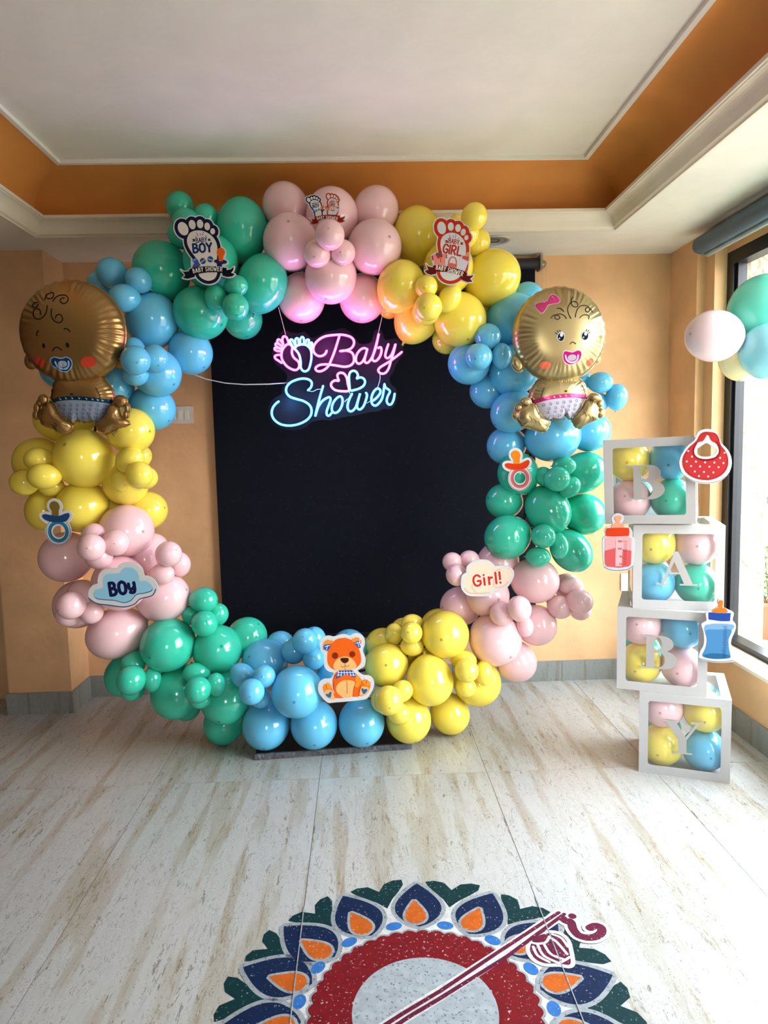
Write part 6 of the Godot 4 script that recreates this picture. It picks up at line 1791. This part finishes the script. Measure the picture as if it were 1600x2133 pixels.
	layer(t, "check_lines", c, u, Color8(206, 220, 236), 5, func(b, z):
		for i in 6: b.line(pv([655 + i * 58, 985, 640 + i * 66, 1060 if i in [2, 3] else 1085]), 14, z)
		b.line(pv([640, 1010, 980, 1010]), 14, z)
		b.line(pv([630, 1065, 720, 1060]), 14, z)
		b.line(pv([900, 1062, 1000, 1068]), 14, z)
		b.line(pv([372, 450, 480, 430]), 14, z)
		b.line(pv([430, 425, 405, 520]), 14, z)
		b.line(pv([1005, 385, 1100, 375]), 14, z)
		b.line(pv([1050, 365, 1080, 460]), 14, z))
	layer(t, "foot_heart", c, u, Color8(34, 98, 150), 4, func(b, z):
		b.fill(curve([385, 1480, 410, 1460, 440, 1475, 460, 1430, 490, 1420, 504, 1460, 480, 1545, 420, 1520], true, 3), z))
	layer(t, "foot_heart", c, u, Color8(34, 98, 150), 4, func(b, z):
		b.fill(curve([1128, 1370, 1150, 1345, 1180, 1380, 1215, 1368, 1250, 1375, 1250, 1410, 1180, 1480, 1140, 1420], true, 3), z))
	layer(t, "torn_ear_edge", c, u, Color8(232, 230, 226), 6, func(b, z): b.line(curve([1110, 270, 1095, 330, 1098, 400, 1140, 460]), 16, z))


func clouds():
	# boy cloud, drawn in units of the 3.2 times enlarged lower left part
	var c := Vector2(815, 1355)
	var u := 0.00063736
	var t := sign_root("cloud_sign", "pale blue cloud sign with dark lettering Boy on the pink balloons", Vector3(-1.0238, 0.8158, -3.0000))
	var q := curve([625, 1400, 640, 1370, 690, 1355, 690, 1310, 705, 1272, 750, 1262, 800, 1258, 830, 1225, 880, 1222, 918, 1250, 928, 1310, 970, 1312, 1008, 1340, 1008, 1375, 960, 1392, 905, 1402, 870, 1440, 820, 1456, 760, 1440, 700, 1436, 640, 1425], true, 3)
	board(t, c, u, grown(q, 36))
	layer(t, "edge_line", c, u, Color8(36, 78, 120), 0, func(b, z): b.line(curve([592, 1428, 640, 1462, 720, 1475, 820, 1488, 890, 1470, 930, 1435, 1010, 1412, 1034, 1370]), 7, z))
	layer(t, "cloud_shade", c, u, Color8(44, 92, 132), 1, func(b, z): b.fill(Transform2D(0.0, Vector2(2, 6)) * q, z))
	layer(t, "cloud", c, u, Color8(142, 194, 216), 2, func(b, z): b.fill(q, z))
	layer(t, "lettering", c, u, Color8(22, 22, 66), 3, func(b, z): write(b, "BOy", 190, 82, 22, z, straight(Vector2(815, 1358), 190, -0.12), 1.3))
	# girl cloud, 3.5547 times
	c = Vector2(480, 1155)
	u = 0.00061061
	t = sign_root("cloud_sign", "cream cloud sign with red lettering Girl on the pink balloons", Vector3(0.5603, 0.7801, -3.1400))
	q = curve([305, 1190, 312, 1140, 345, 1120, 345, 1075, 390, 1040, 440, 1032, 490, 1042, 530, 1080, 580, 1078, 640, 1090, 662, 1120, 640, 1180, 600, 1220, 540, 1225, 500, 1265, 430, 1270, 350, 1265, 312, 1230], true, 3)
	board(t, c, u, grown(q, 20))
	layer(t, "cloud", c, u, Color8(232, 206, 182), 1, func(b, z): b.fill(q, z))
	layer(t, "cloud_folds", c, u, Color8(226, 170, 140), 2, func(b, z):
		for a in [[378, 1170, 368, 1220, 400, 1262], [530, 1210, 528, 1170, 548, 1100, 575, 1085], [312, 1230, 350, 1262, 430, 1266, 498, 1262], [540, 1222, 600, 1216, 638, 1180]]: b.line(curve(a), 7, z))
	layer(t, "letter_edge", c, u, Color8(236, 226, 214), 3, func(b, z): write(b, "Girl!", 225, 80, 27, z, straight(Vector2(478, 1160), 225, -0.13), 1.3))
	layer(t, "lettering", c, u, Color8(198, 52, 26), 4, func(b, z): write(b, "Girl!".replace("G", "G"), 225, 80, 17, z, straight(Vector2(478, 1160), 225, -0.13), 1.3))


func dummies():
	for d in [["pacifier_sign", "blue and brown dummy cut-out sign on the left yellow balloons", 3.2, Vector2(375, 922), Vector3(-1.3454, 1.0857, -3.1500), 0.00066127, Color8(30, 66, 108), Color8(44, 122, 160), Color8(120, 96, 36), 0.0, Transform2D(0.0, Vector2(375, 922))],
			["pacifier_sign", "red and orange dummy cut-out sign on the right green balloons", 3.5547, Vector2(700, 345), Vector3(0.7116, 1.2687, -3.2000), 0.00061388, Color8(208, 56, 14), Color8(208, 96, 104), Color8(226, 128, 24), -0.06, Transform2D(-0.1, Vector2(1.02, 1.02), 0.0, Vector2(706, 350))]]:
		var t := sign_root(d[0], d[1], d[4])
		var c: Vector2 = d[3]
		var u: float = d[5]
		var f: Transform2D = d[10]
		var ring := f * oval(10, 62, 68, 76)
		var hole := f * oval(12, 62, 42, 40)
		var shield := f * curve([-92, -46, -70, -56, -30, -48, 20, -44, 60, -58, 84, -62, 90, -40, 66, -8, 20, 0, -40, -4, -80, -22], true, 3)
		var teat := f * curve([-38, -100, -34, -128, -10, -142, 16, -132, 28, -104, 20, -76, 16, -46, -22, -46, -24, -76], true, 3)
		var all := grown(union([ring, shield, teat]), 18)
		board(t, c, u, all, [hole])
		layer(t, "outline", c, u, Color8(44, 70, 96) if d[6].b > 0.3 else Color8(160, 80, 84), 0, func(b, z): b.line(f * oval(10, 62, 80, 90), 3, z, true))
		layer(t, "ring", c, u, d[7], 1, func(b, z): b.line(f * oval(11, 62, 58, 63), 22, z, true))
		layer(t, "ring_line", c, u, d[7].darkened(0.35), 2, func(b, z): b.line(f * oval(11, 62, 50, 54), 5, z, true))
		layer(t, "shield", c, u, d[6], 3, func(b, z): b.fill(shield, z))
		layer(t, "teat", c, u, d[8], 4, func(b, z): b.fill(teat, z))


func bib_and_bottles():  # boards and prints here are darkened: backlit shade put into the colours
	# in units of the 4 times enlarged right part whose corner lies at (1200, 850)
	var c := Vector2(1085, 410)
	var u := 0.00046382
	var t := sign_root("bib_sign", "red dotted baby bib cut-out sign on the topmost letter box", Vector3(1.3365, 1.3168, -2.7000))
	var rim := curve([1090, 175, 1150, 190, 1190, 240, 1210, 290, 1270, 350, 1305, 430, 1300, 510, 1260, 575, 1190, 620, 1085, 632, 980, 610, 900, 555, 865, 480, 868, 410, 920, 320, 980, 270, 1005, 205, 1045, 182], true, 3)
	var hole := curve([1000, 345, 1040, 318, 1085, 292, 1130, 318, 1172, 345, 1165, 375, 1130, 398, 1085, 405, 1035, 398, 1005, 372], true, 3)
	board(t, c, u, rim, [hole], Color8(166, 165, 166))
	layer(t, "edge_line", c, u, Color8(122, 106, 108), 0, func(b, z): b.line(curve([900, 555, 980, 604, 1085, 622, 1190, 612, 1255, 570]), 5, z))
	var rednum := Color8(146, 34, 36)
	var red := curve([1100, 205, 1150, 215, 1180, 250, 1200, 310, 1245, 365, 1268, 430, 1262, 500, 1220, 555, 1150, 588, 1085, 594, 1000, 578, 930, 535, 895, 470, 900, 400, 945, 330, 1000, 280, 1030, 225, 1060, 206], true, 3)
	var neck := curve([1078, 230, 1100, 230, 1130, 270, 1180, 310, 1195, 360, 1170, 405, 1085, 425, 1000, 405, 975, 350, 990, 300, 1040, 275], true, 3)
	var cloth := layer(t, "cloth", c, u, rednum, 1, func(b, z): for p in without(red, neck, 1086.0): b.fill(p, z))
	layer(cloth, "binding", c, u, Color8(137, 21, 14), 2, func(b, z):
		b.line(red, 11, z, true)
		b.line(curve([1000, 290, 975, 350, 990, 400, 1040, 428, 1100, 432, 1160, 418, 1195, 380, 1195, 330, 1165, 280]), 13, z))
	layer(cloth, "tie", c, u, Color8(145, 32, 21), 3, func(b, z):
		b.fill(curve([1085, 215, 1060, 225, 1035, 262, 1036, 280, 1058, 270, 1078, 235], true, 3), z)
		b.fill(curve([1105, 212, 1130, 225, 1150, 262, 1148, 285, 1125, 272, 1108, 240], true, 3), z)
		b.ell(1096, 210, 16, 10, 0, z))
	layer(cloth, "dots", c, u, Color8(190, 160, 157), 3, func(b, z):
		for p in [[931, 358], [965, 404], [923, 445], [1000, 446], [1078, 452], [1157, 454], [1204, 415], [1240, 373], [1234, 458], [960, 483], [1037, 486], [1116, 488], [1194, 492], [994, 528], [1072, 532], [1152, 536], [1030, 566], [1109, 570]]: b.ell(p[0], p[1], 8, 8, 0, z))
	# red bottle
	c = Vector2(355, 1120)
	u = 0.00048460
	t = sign_root("bottle_sign", "red baby bottle cut-out sign between the top two letter boxes", Vector3(1.0344, 0.9788, -2.8000))
	board(t, c, u, curve([290, 920, 305, 888, 345, 875, 385, 890, 396, 925, 378, 960, 400, 978, 440, 992, 466, 1020, 462, 1060, 490, 1090, 496, 1150, 492, 1270, 480, 1330, 440, 1355, 355, 1364, 280, 1355, 240, 1325, 228, 1260, 218, 1130, 222, 1080, 242, 1060, 232, 1015, 262, 985, 300, 970], true, 3), [], Color8(166, 165, 166))
	layer(t, "edge_line", c, u, Color8(78, 78, 103), 0, func(b, z): b.line(curve([240, 1325, 285, 1348, 355, 1356, 440, 1346, 484, 1318]), 5, z))
	layer(t, "glass", c, u, Color8(185, 131, 131), 1, func(b, z): b.fill(pv([240, 1085, 265, 1072, 440, 1070, 464, 1085, 466, 1300, 450, 1322, 370, 1334, 262, 1322, 246, 1300]), z))
	layer(t, "milk", c, u, Color8(168, 68, 68), 2, func(b, z): b.fill(pv([241, 1190, 330, 1165, 466, 1190, 466, 1300, 450, 1322, 370, 1334, 262, 1322, 246, 1300]), z))
	layer(t, "sheen", c, u, Color8(182, 141, 141), 3, func(b, z): b.fill(pv([330, 1085, 392, 1085, 388, 1320, 334, 1320]), z))
	layer(t, "collar", c, u, Color8(170, 45, 14), 3, func(b, z): b.fill(curve([246, 1010, 270, 998, 420, 996, 440, 1008, 442, 1055, 420, 1066, 270, 1068, 246, 1055], true, 3), z))
	layer(t, "teat", c, u, Color8(185, 122, 96), 3, func(b, z):
		b.fill(pv([288, 996, 296, 970, 325, 955, 335, 940, 350, 940, 365, 955, 394, 970, 400, 994]), z)
		b.fill(curve([312, 915, 322, 898, 345, 894, 368, 900, 372, 920, 352, 950, 335, 950], true, 3), z))
	layer(t, "scale_marks", c, u, Color8(114, 19, 27), 4, func(b, z):
		for i in 15: b.line(pv([404 - (14 if i % 5 == 0 else 0), 1110 + i * 14, 426, 1110 + i * 14]), 3, z)
		for w in [["150", 1110], ["100", 1172], ["50", 1238], ["10", 1302]]: write(b, w[0], 36 if w[0].length() == 3 else 24, 14, 3.5, z, straight(Vector2(366 if w[0].length() == 3 else 376, w[1]), 36 if w[0].length() == 3 else 24), 1.3))
	# blue bottle
	c = Vector2(1185, 1865)
	u = 0.00047551
	t = sign_root("bottle_sign", "blue baby bottle cut-out sign on the second lowest letter box", Vector3(1.4001, 0.6256, -2.7000))
	board(t, c, u, curve([1168, 1615, 1175, 1590, 1195, 1584, 1218, 1592, 1224, 1620, 1218, 1650, 1255, 1672, 1290, 1688, 1312, 1710, 1304, 1765, 1330, 1800, 1332, 1850, 1302, 1930, 1304, 2000, 1334, 2100, 1325, 2122, 1240, 2130, 1140, 2124, 1060, 2105, 1030, 2085, 1040, 2030, 1068, 1970, 1064, 1880, 1042, 1810, 1048, 1790, 1082, 1765, 1072, 1705, 1095, 1690, 1140, 1670, 1180, 1645], true, 3), [], Color8(166, 165, 166))
	layer(t, "edge_line", c, u, Color8(57, 65, 82), 0, func(b, z): b.line(curve([1036, 2090, 1070, 2100, 1140, 2116, 1240, 2122, 1326, 2112]), 5, z))
	layer(t, "glass", c, u, Color8(91, 124, 150), 1, func(b, z): b.fill(curve([1075, 1805, 1310, 1805, 1290, 1870, 1276, 1930, 1284, 2010, 1300, 2075, 1280, 2095, 1140, 2095, 1060, 2070, 1085, 2000, 1092, 1920], true, 3), z))
	layer(t, "water", c, u, Color8(54, 100, 137), 2, func(b, z): b.fill(curve([1082, 1850, 1180, 1846, 1298, 1850, 1276, 1930, 1284, 2010, 1298, 2070, 1280, 2090, 1140, 2092, 1064, 2068, 1088, 2000, 1092, 1920], true, 3), z))
	layer(t, "base_shade", c, u, Color8(24, 75, 108), 3, func(b, z): b.fill(curve([1066, 2068, 1120, 2050, 1200, 2050, 1290, 2066, 1284, 2088, 1200, 2096, 1130, 2092], true, 3), z))
	layer(t, "collar", c, u, Color8(22, 50, 114), 3, func(b, z): b.fill(pv([1096, 1698, 1180, 1706, 1284, 1706, 1280, 1775, 1200, 1774, 1100, 1758]), z))
	layer(t, "teat", c, u, Color8(182, 88, 19), 3, func(b, z):
		b.fill(curve([1126, 1698, 1134, 1675, 1175, 1660, 1230, 1662, 1252, 1684, 1252, 1702, 1190, 1704], true, 3), z)
		b.fill(curve([1172, 1615, 1180, 1600, 1196, 1596, 1212, 1604, 1214, 1625, 1206, 1665, 1182, 1665], true, 3), z))
	layer(t, "scale_marks", c, u, Color8(29, 50, 82), 4, func(b, z):
		for i in 20: b.line(pv([1232 - (8 if i % 5 == 0 else 0), 1820 + i * 13.6, 1256, 1822 + i * 13.6]), 4, z))
